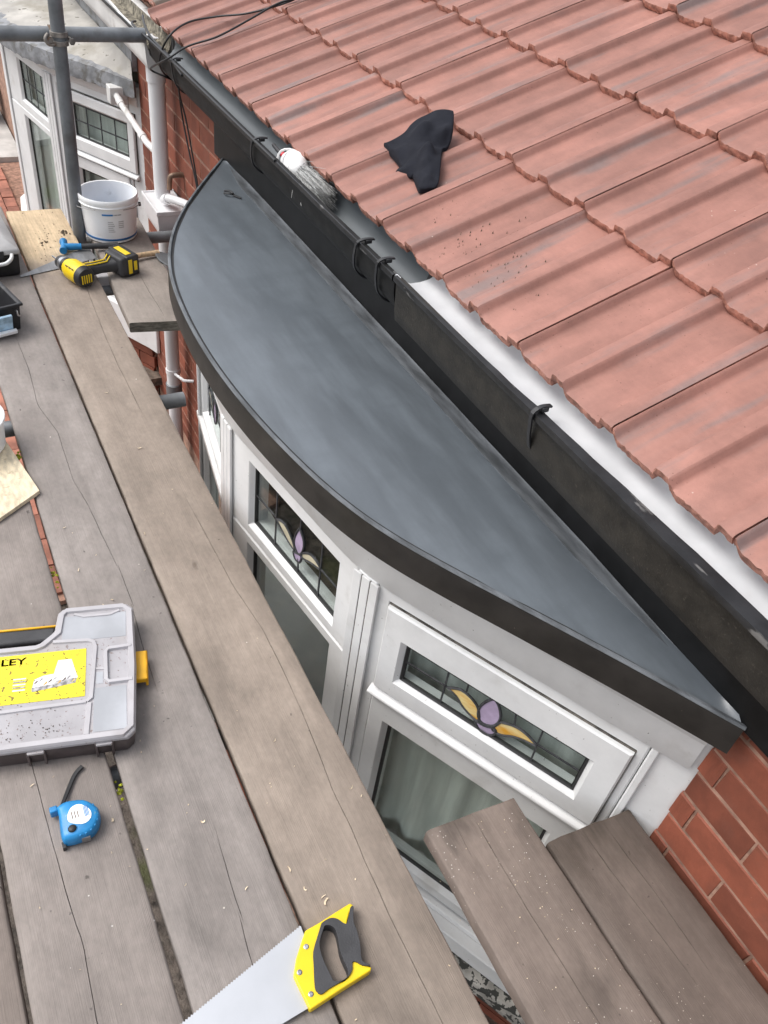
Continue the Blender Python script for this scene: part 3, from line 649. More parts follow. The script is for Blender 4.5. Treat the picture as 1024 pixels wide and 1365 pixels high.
def gutter(root, x0, x1, mo, mi, wob, dz=0.0, dy=0.0, LN=LINE_D, OUT=OUT):
    n = int((x1 - x0) / .04) + 2; xs = [x0 + (x1 - x0) * i / (n - 1) for i in range(n)]
    b = MB(); b.loft([[(x, y + dy + wob * nz(x * 3, y * 5), z + dz + wob * nz(x * 2.5, 7)) for y, z in OUT + INN] for x in xs], k=0)
    nn = len(OUT) + len(INN)
    o = b.build('gutter', mo, root, smooth=True)
    b = MB(); rs = []
    for x in xs:
        a = [(x, y + dy + wob * nz(x * 3, y * 5), z + dz + wob * nz(x * 2.5, 7)) for y, z in LN]
        rs.append(a)
    vs = []; fs = []; k = len(rs[0])
    for r_ in rs: vs += r_ + [(p[0], p[1] + .0003, p[2] - .001) for p in r_]
    for i in range(len(rs) - 1):
        for j in range(k - 1): a = i * 2 * k + j; fs.append((a, a + 2 * k, a + 2 * k + 1, a + 1))
    b.add(vs, fs); b.build('gutter_lining', mi, o, smooth=True)
    b = MB(); b.loft([[(x, y + dy + wob * nz(x * 3, y * 5) + .0015 * nz(x * 17), z + dz + wob * nz(x * 2.5, 7)) for y, z in ((.8705, .7125), (.869, .707), (.870, .701), (.876, .698), (LI(x) + .001, .7095), (LI(x), .7130))] for x in xs]); b.build('gutter_lip', gutter_lip_m, o, smooth=True)
    return o
ga = gutter(house, -3.36, -1.424, gutter_dark_m, gutter_new_m, .0012, OUT=OUT_A); ga['label'] = 'new black plastic gutter length with glossy inside'
gb = gutter(house, -1.418, 1.6, gutter_black_m, white_gutter_m, .0022, LN=LINE_S); gb['label'] = 'old black painted gutter with white inside'
def rib(x, w_, mt, par, name, e=.004):
    b = MB(); c = (.93, .665)
    for s_ in (0,):
        P = [(y - (.93 - y) * .0 + (e if y > .93 else -e) * .8, z + (e if z > .70 else -e if z < .64 else 0)) for y, z in OUT]
        Q = [(y, z) for y, z in OUT]
        b.loft([[(x - w_, *p) for p in P + Q[::-1]], [(x + w_, *p) for p in P + Q[::-1]]])
    return b.build(name, mt, par)
def bracket(x, par, mt, lean=0.0):
    b = MB()
    pth = [(x + lean, .905, .722), (x + lean, .882, .724), (x + lean * .8, .866, .714), (x + lean * .5, .868, .690), (x + .2 * lean, .874, .660), (x, .886, .630), (x, .915, .606), (x, .96, .604)]
    pth = spline(pth, 3); rs = []
    for i, p in enumerate(pth):
        t = (pth[min(i + 1, len(pth) - 1)] - pth[max(0, i - 1)]).normalized(); nrm = Vector((0, -t.z, t.y))
        rs.append([p + nrm * .003 + Vector((-.0042, 0, 0)), p + nrm * .002 + Vector((.0042, 0, 0)), p - nrm * .0015 + Vector((.0042, 0, 0)), p - nrm * .0015 + Vector((-.0042, 0, 0))])
    b.loft(rs); o = b.build('gutter_bracket', mt, par)
    b = MB(); b.box(x + lean - .007, x + lean + .007, .882, .897, .714, .724); b.build('bracket_clip', mt, o, bevel=.002)
for x, par, l in ((-3.05, ga, .02), (-2.30, ga, .05), (-1.62, ga, .04), (-1.50, ga, .02), (-.885, gb, .0), (.35, gb, 0)): bracket(x, par, blackp_m, l)
# union seal at the end of the black length
b = MB()
b.loft([[(x, y - .001, z + .002) for y, z in LINE_D] + [(x, .93 + (y - .93) * .9, z + .006) for y, z in LINE_D][::-1] for x in (-1.437, -1.424)]); b.build('union_seal', gasket_m, ga)
b = MB()
b.loft([[(x, y - .001, z + .002) for y, z in LINE_D] + [(x, .93 + (y - .93) * .91, z + .005) for y, z in LINE_D][::-1] for x in (-1.4235, -1.404)]); b.build('union_clip', steel_m, ga)
# ragged black bitumen along the back of the white lining is left to the gutter lip
gn = gutter(nbh, -8.5, -3.42, upvc_dirty_m, moss_m, .004, dz=-.02, dy=-.0); gn['label'] = 'grimy white gutter full of moss'
b = MB(); vs = []; fs = []; N = 120
for i in range(N):
    x = -8.4 + i * 4.95 / (N - 1)
    for j in range(6):
        vs.append((x, .888 + j * .020, .650 + .016 * nz(x * 9, j * .8) + .012 * nz(x * 31, j)))
for i in range(N - 1):
    for j in range(5): a = i * 6 + j; fs.append((a, a + 6, a + 7, a + 1))
b.add(vs, fs); b.build('gutter_silt', moss_m, gn)
b = MB(); b.box(-9, -3.60, .992, 1.028, .52, .69); b.build('fascia', upvc_dirty_m, nbh, bevel=.003)
b = MB(); b.box(-6.66, -4.16, 1.004, 1.0295, .375, .50); b.build('lead_flashing', lead_sheet_m, nbh, bevel=.003)
# crumpled lead edge of the neighbouring bay roof
b = MB(); rs = []
for i, e in enumerate(resample(ROOF_EDGE, 120)):
    c = Vector((-1.62, 1.0, 0)); dd = (Vector((e.x, e.y, 0)) - c).normalized(); x, y = e.x - 3.80, e.y
    w_ = .010 * nz(i * .6) + .006 * nz(i * 1.7, 4)
    rs.append([(x + dd.x * .012, y + dd.y * .012, .268 + w_), (x + dd.x * .016, y + dd.y * .016, .30 + w_ * .5), (x + dd.x * .008, y + dd.y * .008, .342 + w_ * .5), (x - dd.x * .03, y - dd.y * .03, .352 + .5 * w_), (x - dd.x * .10, y - dd.y * .10, .3535 + w_ * .6), (x - dd.x * .10, y - dd.y * .10, .345), (x, y, .30), (x, y, .27)])
b.loft(rs); b.build('lead_edge', lead_sheet_m, nbh, smooth=True)
# ---- tiled roof
PITCH, GA, TW = R(22.0), .355, .279
EY, EZ = .940, .7215
def tprof(t):
    H_ = .0170
    fl = lambda t0, w_: [(t0 + w_ * a, H_ * c) for a, c in ((0, 1), (.06, .97), (.22, .72), (.42, .30), (.56, .10), (.75, .03), (1, 0))]
    up = lambda t0: [(t0, 0), (t0 + .002, .001), (t0 + .007, H_ * .9), (t0 + .010, H_)]
    pts = fl(.001, .023) + up(.100) + fl(.136, .024) + up(.239) + [(.2763, H_)]
    return pts
TP = tprof(0)
def tile_mesh(seed, mt, me_):
    rr = random.Random(seed); xs = []
    for (a, ha), (c, hc) in zip(TP, TP[1:]):
        n = max(1, int((c - a) / .007))
        for k in range(n): xs.append((a + (c - a) * k / n, ha + (hc - ha) * k / n))
    xs.append(TP[-1]); n = len(xs); b = MB(); th = .0195
    fr = [(.0014 * nz(x * 45, seed * 3.1) + .0016 * nz(x * 170, seed)) + .0012 * rr.uniform(-1, 1) for x, _ in xs]; ft = [.0012 * nz(x * 110, seed * 9) + .0006 * rr.uniform(-1, 1) for x, _ in xs]
    ys = [0, .006, .10, .22, .36, .42]
    vs = []
    for r_, y in enumerate(ys):
        for i, (x, h) in enumerate(xs):
            vs.append((x, y + (fr[i] if r_ < 2 else 0), h + th + (ft[i] - .0022 if r_ == 0 else 0) + .0006 * nz(x * 12, y * 14, seed)))
    top = len(vs)
    for i, (x, h) in enumerate(xs): vs.append((x, fr[i] - .0006 + .0014 * rr.uniform(-1, 1), h + th * .5 + .001 * rr.uniform(-1, 1)))
    for i, (x, h) in enumerate(xs): vs.append((x, fr[i] + .003, h - .001 + .0012 * rr.uniform(-1, 1)))
    for i, (x, h) in enumerate(xs): vs.append((x, .42, h))
    fs = []
    for r_ in range(len(ys) - 1):
        for i in range(n - 1): a = r_ * n + i; fs.append((a, a + 1, a + n + 1, a + n))
    b.add(vs, fs, 0); fs = []
    for i in range(n - 1):
        fs.append((i, top + i, top + i + 1, i + 1)); fs.append((top + i, top + n + i, top + n + i + 1, top + i + 1))
    b.f += fs; b.mi += [1] * len(fs)
    fs = [(top + n + i, top + 2 * n + i, top + 2 * n + i + 1, top + n + i + 1) for i in range(n - 1)]
    fs += [(0, 5 * n, top + 2 * n, top + n, top), (n - 1, top + n - 1, top + 2 * n - 1, top + 3 * n - 1, 6 * n - 1)]
    b.f += fs; b.mi += [1] * len(fs)
    me = b.mesh('roof_tile', [mt, me_], True)
    try: me.set_sharp_from_angle(angle=R(32))
    except Exception: pass
    return me
tiles = [tile_mesh(s, tile_m, tile_edge_m) for s in range(7)]
b = MB(); cs, sn = math.cos(PITCH), math.sin(PITCH)
def rp(x, s_, h=0.0): return (x, EY + s_ * cs - h * sn, EZ + s_ * sn + h * cs)
for x0, x1, rt in ((-3.55, 1.6, house),):
    P = [rp(x0, .07, -.012), rp(x1, .07, -.012), rp(x1, 2.6, -.012), rp(x0, 2.6, -.012), rp(x0, .07, -.05), rp(x1, .07, -.05), rp(x1, 2.6, -.05), rp(x0, 2.6, -.05)]
    b.add(P, [(0, 1, 2, 3), (7, 6, 5, 4), (0, 4, 5, 1), (1, 5, 6, 2), (2, 6, 7, 3), (3, 7, 4, 0)])
roof = b.build('roof', gasket_m, house)
tilt = PITCH - math.asin(.0205 / GA)
for r_ in range(7):
    for k in range(-5, 9):
        x = -1.038 - TW * (k + 1)
        p = rp(x, r_ * GA + random.uniform(-.003, .003), .0015 if r_ == 0 else .0)
        put('roof_tile', random.choice(tiles), roof, loc=p, rot=(tilt + random.uniform(-.004, .004), random.uniform(-.003, .003), random.uniform(-.002, .002)))
tiles_o = [tile_mesh(20 + s, tile_old_m, tile_edge_m) for s in range(3)]
b = MB(); P = [rp(-9, .09, -.05), rp(-3.553, .09, -.05), rp(-3.553, 2.6, -.05), rp(-9, 2.6, -.05), rp(-9, .09, -.13), rp(-3.553, .09, -.13), rp(-3.553, 2.6, -.13), rp(-9, 2.6, -.13)]
b.add(P, [(0, 1, 2, 3), (7, 6, 5, 4), (0, 4, 5, 1), (1, 5, 6, 2), (2, 6, 7, 3), (3, 7, 4, 0)]); roof_o = b.build('roof', gasket_m, nbh)
for r_ in range(6):
    for k in range(9, 16):
        x = -1.045 - TW * (k + 1)
        put('roof_tile', random.choice(tiles_o), roof_o, loc=rp(x, .06 + r_ * GA + random.uniform(-.006, .006), -.030), rot=(tilt + random.uniform(-.008, .008), random.uniform(-.01, .01), random.uniform(-.006, .006)))

# ---- downpipe, hopper, waste and overflow pipes
dp = MB(); dp.tube([(-3.60, .962, .655), (-3.60, .962, .0)], .034, 20); dpo = dp.build('downpipe', pipe_m, house, smooth=True)
b = MB(); b.lathe([(.0345, 0), (.0385, .002), (.0385, .06), (.0345, .062)], 20, (-3.60, .962, .49)); b.build('pipe_collar', pipe_m, dpo, smooth=True)
b = MB()
hx0, hx1, hy0, hy1 = -3.665, -3.42, .885, 1.027
def rr_(z, e): return [(hx0 + e, hy0 + e, z), (hx1 - e, hy0 + e, z), (hx1 - e, hy1, z), (hx0 + e, hy1, z)]
b.loft([rr_(-.115, .05), rr_(-.085, .016), rr_(-.06, .008), rr_(.008, .004), rr_(.010, 0), rr_(.028, 0), rr_(.028, .006), rr_(.020, .009)]); b.build('hopper', pipe_m, dpo, bevel=.004)
b = MB(); b.tube([(-3.585, .962, -.10), (-3.585, .962, -.95), (-3.585, .962, GZ + .05)], .034, 20); dq = b.build('downpipe', pipe_m, house, smooth=True, label='lower white downpipe below the hopper')
b = MB(); b.lathe([(.0345, 0), (.0375, .001), (.0375, .026), (.0345, .027)], 20, (-3.585, .962, -.885)); b.tube([(-3.55, .962, -.873), (-3.48, .985, -.873), (-3.46, 1.03, -.873)], .008, 8); b.build('pipe_bracket', pipe_m, dq, smooth=True)
b = MB(); b.lathe([(.0345, 0), (.041, .002), (.041, .07), (.0345, .072)], 20, (-3.585, .962, -1.02)); b.build('pipe_collar', galv_m, dq, smooth=True)
b = MB(); b.tube(spline([(-3.52, .945, .04), (-3.47, .95, .066), (-3.36, .965, .095), (-3.24, .98, .120), (-3.05, 1.0, .15)], 5), .017, 12); b.tube([(-3.50, .948, .05), (-3.465, .951, .068)], .022, 12); wp = b.build('waste_pipe', pipe_m, house, smooth=True)
b = MB(); b.tube(spline([(-3.50, 1.034, .150), (-3.50, .985, .150), (-3.505, .972, .135), (-3.505, .968, .09)], 4), .011, 10); b.build('brass_elbow', mat('tarnished_brass', (.20, .13, .09), .5, var=.2, metal=.3), wp, smooth=True)
b = MB(); b.tube([(-4.22, .93, .27), (-4.10, .93, .252), (-3.72, .94, .210), (-3.63, .955, .200)], .0145, 12); b.tube([(-4.15, .93, .2595), (-4.10, .93, .2515)], .0175, 12); b.tube([(-3.80, .937, .219), (-3.77, .938, .2155)], .0175, 12); ovf = b.build('overflow_pipe', upvc_dirty_m, nbh, smooth=True)
b = MB(); b.box(-4.26, -4.19, .90, .985, .225, .30); b.build('pipe_box', upvc_dirty_m, ovf, bevel=.004)

# ================================================================== SCAFFOLD
def pick(cr_, x):
    for (xa, ya), (xb, yb) in zip(cr_, cr_[1:]):
        if min(xa, xb) <= x <= max(xa, xb): return ya + (yb - ya) * (x - xa) / (xb - xa + 1e-9)
    return None
def board(label, x0, x1, y0, y1, mt, cracks=(), seed=0, skew0=0.0, skew1=0.0, rot=None, loc=None, th=.038, bow=0.0):
    """sawn scaffold board: real thickness, worn edges and open drying cracks cut into its top"""
    L_ = x1 - x0; N = max(20, int(L_ / .022)); rr = random.Random(seed); rings = []
    cx, cy = (x0 + x1) / 2, (y0 + y1) / 2; n0 = None
    ns = 7
    for i in range(N + 1):
        t = i / N; xb = x0 + L_ * t; pts = []
        e0 = .0016 * nz(xb * 7, seed) + .0010 * nz(xb * 40, seed + .5); e1 = .0016 * nz(xb * 7, seed + 9) + .0010 * nz(xb * 40, seed + 3.5)
        bw = bow * 4 * (t - .5) ** 2
        ya, yb = y0 + e0 + bw, y1 + e1 + bw
        zt = lambda y: .0010 * nz(xb * 3, y * 9, seed) + .0004 * nz(xb * 14, y * 60, seed)
        top = [(ya, -.006), (ya + .0015, -.002), (ya + .005, 0)]
        ys = [(ya + .005 + (yb - ya - .010) * k / ns, 0) for k in range(1, ns)]
        ck = []
        for c_ in cracks:
            pa = c_['p']; y = pick(pa, xb)
            xa_, xc_ = min(p[0] for p in pa), max(p[0] for p in pa)
            yy = y if y is not None else (pa[0][1] if abs(xb - pa[0][0]) < abs(xb - pa[-1][0]) else pa[-1][1])
            yy += .0008 * nz(xb * 28, seed + yy * 30)
            f = 0.0
            if y is not None: f = min(1, (xb - xa_) / .08, (xc_ - xb) / .08) * (.55 + .45 * nz(xb * 9, seed + 2) + .2)
            f = max(0, min(1.1, f)); wv = .00015 + .72 * c_.get('w', .0013) * f
            ck.append((yy, wv, c_.get('d', .009) * f))
        ck.sort()
        for (yy, wv, dp_) in ck:
            ys = [q for q in ys]
        allp = []
        # keep a fixed number of points: replace the nearest plain point by each crack's triple
        plain = ys[:]
        for (yy, wv, dp_) in ck:
            j = min(range(len(plain)), key=lambda q: abs(plain[q][0] - yy)) if plain else None
        cnt = {}
        if n0 is None:
            n0 = []
            for (yy, wv, dp_) in ck:
                j = min((q for q in range(len(plain)) if q not in n0), key=lambda q: abs(plain[q][0] - yy)); n0.append(j)
        seq = [q for k, q in enumerate(plain) if k not in n0]
        seq = [(q[0], 'p', 0, 0) for q in seq] + [(yy, 'c', wv, dp_) for yy, wv, dp_ in ck]
        # ordering must not change along the board: push plain points away from cracks
        crk = [s_ for s_ in seq if s_[1] == 'c']
        pl = [s_ for s_ in seq if s_[1] == 'p']
        order = getattr(board, '_o', None) if i else None
        if order is None:
            seq.sort(); order = [('c', crk.index(s_)) if s_[1] == 'c' else ('p', pl.index(s_)) for s_ in seq]; board._o = order
        last = ya + .005; mid = []
        for kind, j in order:
            s_ = crk[j] if kind == 'c' else pl[j]
            y = max(s_[0], last + .0015)
            if kind == 'c': mid += [(y - s_[2], 0), (y, -s_[3] - 1e-5), (y + s_[2], 0)]; last = y + s_[2]
            else: mid.append((y, 0)); last = y
        prof = top + mid + [(yb - .005, 0), (yb - .0015, -.002), (yb, -.006), (yb, -th + .003), (yb - .003, -th), (ya + .003, -th), (ya, -th + .003)]
        w_ = 0
        xs = xb
        rg = []
        for y, z in prof:
            u = (y - y0) / (y1 - y0); sx = skew0 * (u - .5) * (1 - t) + skew1 * (u - .5) * t
            ej = ((.0030 * nz(y * 70, seed) + .0022 * nz(y * 310, seed)) if i in (0, N) else 0)
            rg.append((xs + sx + ej - cx, y - cy, z + (zt(y) if z > -.003 else 0)))
        rings.append(rg)
    b = MB(); b.loft(rings, True, False, 0)
    n = len(rings[0]); o = len(b.v)
    b.f += [tuple(reversed(range(n))), tuple(range(N * n, (N + 1) * n))]; b.mi += [1, 1]
    me = b.mesh('scaffold_board', [mt, end_grain_m], True)
    try: me.set_sharp_from_angle(angle=R(40))
    except Exception: pass
    ob = bpy.data.objects.new('scaffold_board', me); COL.objects.link(ob); ob.location = loc or (cx, cy, 0)
    if rot: ob.rotation_euler = rot
    return tag(ob, label, 'scaffold board', 'scaffold boards')
C = lambda pts, w_=.0013, d=.009: {'p': pts, 'w': w_, 'd': d}
board('tan scaffold board closest to the bay windows, with a clean pale far end', -3.60, 1.2, .3095, .528, board_a_m,
      [C([(-2.94, .475), (-2.55, .456), (-2.35, .451), (-2.17, .453), (-2.05, .452)], .0010), C([(-1.62, .46), (-1.3, .468), (-1.15, .485), (-1.02, .484), (-.90, .480), (-.785, .471), (-.705, .463), (-.63, .464), (-.56, .459), (-.494, .457), (-.44, .455), (-.30, .456), (.2, .45)], .0010, .010)], seed=3, skew0=.01)
board('grey scaffold board under the saw blade, two long gaps either side of it', -3.66, 1.2, .0955, .3025, board_b_m,
      [C([(-2.62, .183), (-2.40, .188), (-2.19, .178), (-2.05, .205), (-1.82, .20), (-1.71, .214), (-1.61, .219), (-1.47, .228), (-1.325, .228), (-1.2, .219), (-1.05, .214)], .0009), C([(-.74, .228), (-.635, .220), (-.568, .215), (-.513, .208), (-.42, .203), (.1, .19)], .0010)], seed=7)
board('dusty scaffold board carrying the blue tape measure', -1.90, 1.2, -.131, .0805, board_c_m,
      [C([(-1.2, -.055), (-.984, -.052), (-.841, -.048), (-.692, -.043), (-.628, -.037), (-.506, -.043), (-.2, -.05)], .0009)], seed=12)
board('brown scaffold board at the lower left corner, left of the tape measure', -1.95, 1.2, -.360, -.1395, board_d_m, [C([(-.9, -.25), (-.4, -.26), (.2, -.255)])], seed=17)
hb = board('short pale scaffold board under the white bucket, its sawn end by the bay', -3.46, -2.580, .5555, .778, board_h_m, [C([(-3.2, .665), (-2.97, .668), (-2.80, .672), (-2.696, .679), (-2.585, .683)], .0012)], seed=23, skew1=.03)
hb.rotation_euler = (0, 0, R(-2.6)); hb.location = (-3.02, .6841, -.001)
board('paint-specked short scaffold board at the lower right, nearer the saw', -.556, 1.2, .5945, .7985, board_r1_m, [C([(-.56, .697), (-.442, .694), (-.383, .694), (-.345, .693), (-.276, .696), (.0, .70), (.4, .69)], .0011), C([(-.55, .655), (-.50, .652), (-.46, .650)], .0012)], seed=31, skew0=.012)
board('dark rough scaffold board tight against the right-hand brick wall', -.437, 1.2, .8035, 1.008, board_r2_m, [C([(-.45, .886), (-.354, .886), (-.271, .891), (-.1, .90)], .0009), C([(-.44, .937), (-.356, .936), (-.281, .94), (-.1, .935)], .0010)], seed=37, skew0=.012)

sc = thing('scaffold', 'grey tubular scaffold with one upright pole and a crossing tube at the far end', 'scaffold', (-3.335, .56, GZ + .03), world=True)
TR = .02415
b = MB(); b.tube([(-3.335, .545, GZ + .04), (-3.335, .546, 0), (-3.335, .584, 1.9)], TR, 20); b.build('upright_pole', galv_m, sc, smooth=True)
for x, y in ((-3.335, -.98), (1.1, -.98)):
    b = MB(); b.tube([(x, y, GZ + .04), (x, y, 1.3)], TR, 16); b.build('upright_pole', galv_m, sc, smooth=True)
for x, y in ((-3.335, .545), (-3.335, -.98), (1.1, -.98)):
    b = MB(); b.box(x - .075, x + .075, y - .075, y + .075, GZ + .031, GZ + .038); b.build('base_plate', galv_m, sc)
def hollow(p0, p1, name, mt=galv_m):
    b = MB(); p0, p1 = Vector(p0), Vector(p1); d = (p1 - p0).normalized(); a = d.cross(Vector((0, 0, 1))).normalized(); c = a.cross(d); rs = []
    for p, r_ in ((p1 - d * .06, TR - .004), (p1, TR - .004), (p1, TR), (p0, TR), (p0, TR - .004), (p0 + d * .06, TR - .004)):
        rs.append([p + a * math.cos(j * math.pi / 10) * r_ + c * math.sin(j * math.pi / 10) * r_ for j in range(20)])
    b.loft(rs); return b.build(name, mt, sc, smooth=True)
hollow((-3.384, -1.15, .700), (-3.384, .872, .7075), 'guard_tube')
for x, y1 in ((-3.384, 1.0), (-2.975, .93), (-2.19, .618), (-.945, .50), (.45, 1.0)): hollow((x, -1.1, -.0635), (x, y1, -.0635), 'transom_tube')
for y, z in ((-.93, -.113), (-.93, .62)): hollow((-4.4, y, z), (2.2, y, z), 'ledger_tube')
def coupler(px, py, pz):
    b = MB()
    for dz in (-.014, .014): b.lathe([(TR + .0005, -.008), (TR + .006, -.007), (TR + .006, .007), (TR + .0005, .008)], 20, (-3.335, .5615, pz + dz))
    b.obox((-3.36, .5615, pz), (1, 0, 0), (0, 1, 0), (0, 0, 1), .013, .022, .020)
    for yy in (-.018, .018):
        b.mx = Matrix.Translation((-3.384, .5615 + yy, pz)) @ Matrix.Rotation(R(90), 4, 'X'); b.lathe([(TR + .0005, -.007), (TR + .006, -.006), (TR + .006, .006), (TR + .0005, .007)], 20); b.mx = None
    o = b.build('coupler', coupler_m, sc, smooth=True)
    for yy, zz in ((-.036, .002), (.036, -.004)):
        b = MB(); b.tube([(-3.350, .5615 + yy, pz + zz), (-3.298, .5615 + yy, pz + zz)], .0055, 8); b.tube([(-3.312, .5615 + yy, pz + zz), (-3.300, .5615 + yy, pz + zz)], .011, 6); b.build('coupler_bolt', coupler_m, o)
    b = MB(); b.tube(spline([(-3.31, .5615 - .04, pz + .018), (-3.302, .5615 - .052, pz + .004), (-3.304, .5615 - .040, pz - .014), (-3.306, .5615 - .020, pz - .012)], 4), .006, 8); b.build('coupler_hook', coupler_m, o, smooth=True)
coupler(0, 0, .706)
b = MB(); b.box(-3.005, -2.965, .528, .60, -.05, -.006); blk = b.build('plastic_spacer', lidrib_m, None, bevel=.005)
tag(blk, 'small cloudy plastic block wedged in the gap beneath the yellow drill', 'spacer')

# ================================================================== TOOLS AND LOOSE THINGS
# ---- handsaw in front
sx, sy = -.43, .30
sw = thing('handsaw', 'handsaw with yellow and black handle lying across the front boards', 'handsaw', (sx, sy, .0))
yo = [(-.053, .004), (-.055, .033), (-.059, .063), (-.0625, .094), (-.057, .098), (-.050, .094), (-.048, .086), (-.035, .075), (-.016, .070), (.022, .057), (.028, .063), (.037, .070), (.048, .082), (.052, .077), (.057, .014), (.062, -.037), (.056, -.038), (.032, -.040), (.004, -.042), (-.018, -.028), (-.036, -.012)]
go = [(-.051, .033), (-.053, .042), (-.052, .053), (-.046, .062), (-.036, .068), (-.033, .074), (-.047, .085), (-.0545, .091), (-.053, .0965), (-.031, .0855), (-.013, .084), (.009, .079), (.032, .071), (.043, .080), (.045, .079), (.039, .068), (.030, .061), (.028, .055), (.038, .050), (.045, .039), (.047, .021), (.048, .002), (.050, -.012), (.044, -.017), (.034, -.017), (.005, -.006), (-.015, .002), (-.034, .018)]
ho = [(-.045, .036), (-.044, .042), (-.039, .048), (-.030, .051), (-.013, .048), (.002, .044), (.017, .043), (.036, .043), (.044, .038), (.046, .029), (.043, .019), (.039, .014), (.024, .013), (.005, .012), (-.013, .014), (-.026, .019)]
def plate_with_hole(outer, hole, z0, z1, mt, name, par, rnd=.003, zmid=0.0):
    import bmesh
    bm = bmesh.new()
    def loop(P, z): return [bm.verts.new((x, y, z)) for x, y in P]
    es = []
    lo, lh = loop(outer, z1), loop(hole, z1)
    for l in (lo, lh):
        for i in range(len(l)): es.append(bm.edges.new((l[i], l[(i + 1) % len(l)])))
    bmesh.ops.triangle_fill(bm, use_beauty=True, use_dissolve=False, edges=es)
    ext = bmesh.ops.extrude_face_region(bm, geom=bm.faces[:])
    bmesh.ops.translate(bm, vec=(0, 0, z0 - z1), verts=[v for v in ext['geom'] if isinstance(v, bmesh.types.BMVert)])
    bmesh.ops.recalc_face_normals(bm, faces=bm.faces[:])
    me = bpy.data.meshes.new(name); bm.to_mesh(me); bm.free(); me.materials.append(mt)
    return put(name, me, par, bevel=rnd, seg=3)
ysm = [(p.x, p.y) for p in spline([(x, y, 0) for x, y in yo + [yo[0]]], 2)][:-1]
gsm = [(p.x, p.y) for p in spline([(x, y, 0) for x, y in go + [go[0]]], 3)][:-1]
hsm = [(p.x, p.y) for p in spline([(x, y, 0) for x, y in ho + [ho[0]]], 3)][:-1]
big = [((x - .0) * 1.0, y) for x, y in hsm]
def grow(P, d):
    out_ = []; n = len(P); ar = sum(P[i][0] * P[(i + 1) % n][1] - P[(i + 1) % n][0] * P[i][1] for i in range(n)); sg = 1 if ar > 0 else -1
    for i in range(n):
        ax, ay = P[i - 1]; bx, by = P[(i + 1) % n]; tx, ty = bx - ax, by - ay; l = math.hypot(tx, ty) or 1
        out_.append((P[i][0] + sg * ty / l * d, P[i][1] - sg * tx / l * d))
    return out_
hd = plate_with_hole(yo, grow(hsm, .0012), .003, .022, yel_m, 'handle', sw, .0022)
plate_with_hole(gsm, hsm, .001, .0258, grip_m, 'grip', hd, .0028)
for x, y in ((-.028, -.005), (.004, -.031), (.042, -.027)):
    b = MB(); b.lathe([(.0045, 0), (.0045, .0012), (.003, .002), (.0025, .0012), (.0005, .0012)], 14, (x, y, .0215)); b.build('rivet', steel_m, hd, smooth=True)
# blade: teeth along one edge
T0 = Vector((-.066, .002, 0)); T1 = Vector((-.010, -.219, 0)); T1 = T0 + (T1 - T0).normalized() * .42; K0 = Vector((.055, -.020, 0)); K1 = K0 + Vector((.02, -.2, 0)).normalized() * .415
edge = []; n = 84; dd = (T1 - T0).normalized(); pp = Vector((dd.y, -dd.x, 0))
for i in range(n):
    a = T0 + (T1 - T0) * i / n; edge += [(a.x, a.y), (a.x + dd.x * .0024 + pp.x * -.0024 * (-1 if pp.x > 0 else 1) * -1, a.y + dd.y * .0024 - pp.y * .0024 * (-1 if pp.x > 0 else 1) * -1)] if False else [(a.x, a.y), ((a + dd * .0024 - pp * .0024 * (1 if pp.x > 0 else -1)).x, (a + dd * .0024 - pp * .0024 * (1 if pp.x > 0 else -1)).y)]
KM = Vector((.060, -.10, 0))
poly = edge + [(T1.x, T1.y), (K1.x - .012, K1.y - .01), (K1.x, K1.y), (KM.x, KM.y), (K0.x, K0.y), (-.02, .0)]
b = MB(); b.prism(poly, .0105, .0118); b.build('blade', blade_m, sw)

# ---- parts organiser
ou = Vector((-.241, -.9705, 0)); ov = Vector((-.9705, .241, 0))
org_ = thing('parts_organiser', 'clear-lidded parts organiser box with yellow label and orange latch', 'organiser', (-.946, .140, 0))
org_.matrix_world = Matrix(((ov.x, -ou.x, 0, -.946), (ov.y, -ou.y, 0, .140), (0, 0, 1, 0), (0, 0, 0, 1)))
# local: x away from the viewer (depth), y to the right (negative = towards the left of the photograph)
DP, WD, HT = .350, .52, .058
def outline(e):
    a = .164
    P = [(0 + e, -WD + e), (0 + e, 0 - e)]
    P = [(e, -e - .014), (e + .014, -e), (DP * .5, -e + .004), (DP - e - .014, -e + .0), (DP - e, -e - .014), (DP - e, -.150 + e), (DP - .012 - e, -.160 + e), (DP - .060 - e, -a + e), (DP - .092 - e, -a - .022), (DP - .097 - e, -a - .034), (DP - .097 - e, -WD + a + .034), (DP - .092 - e, -WD + a + .022), (DP - .060 - e, -WD + a - e), (DP - .012 - e, -WD + .160 - e), (DP - e, -WD + .150 - e), (DP - e, -WD + e + .014), (DP - e - .014, -WD + e), (e + .014, -WD + e), (e, -WD + e + .014)]
    return P
def onp(P): return P
OO = outline(0)
b = MB(); b.loft([[(x, y, .001) for x, y in outline(.005)], [(x, y, .0445) for x, y in outline(.0015)]]); tray = b.build('tray', tray_m, org_, bevel=.003)
b = MB(); P1_, P2_ = outline(0), outline(.002)
b.loft([[(x, y, .0445) for x, y in P1_], [(x, y, .052) for x, y in P1_], [(x, y, .0555) for x, y in P2_]]); lid = b.build('lid', lid_m, org_, bevel=.003)
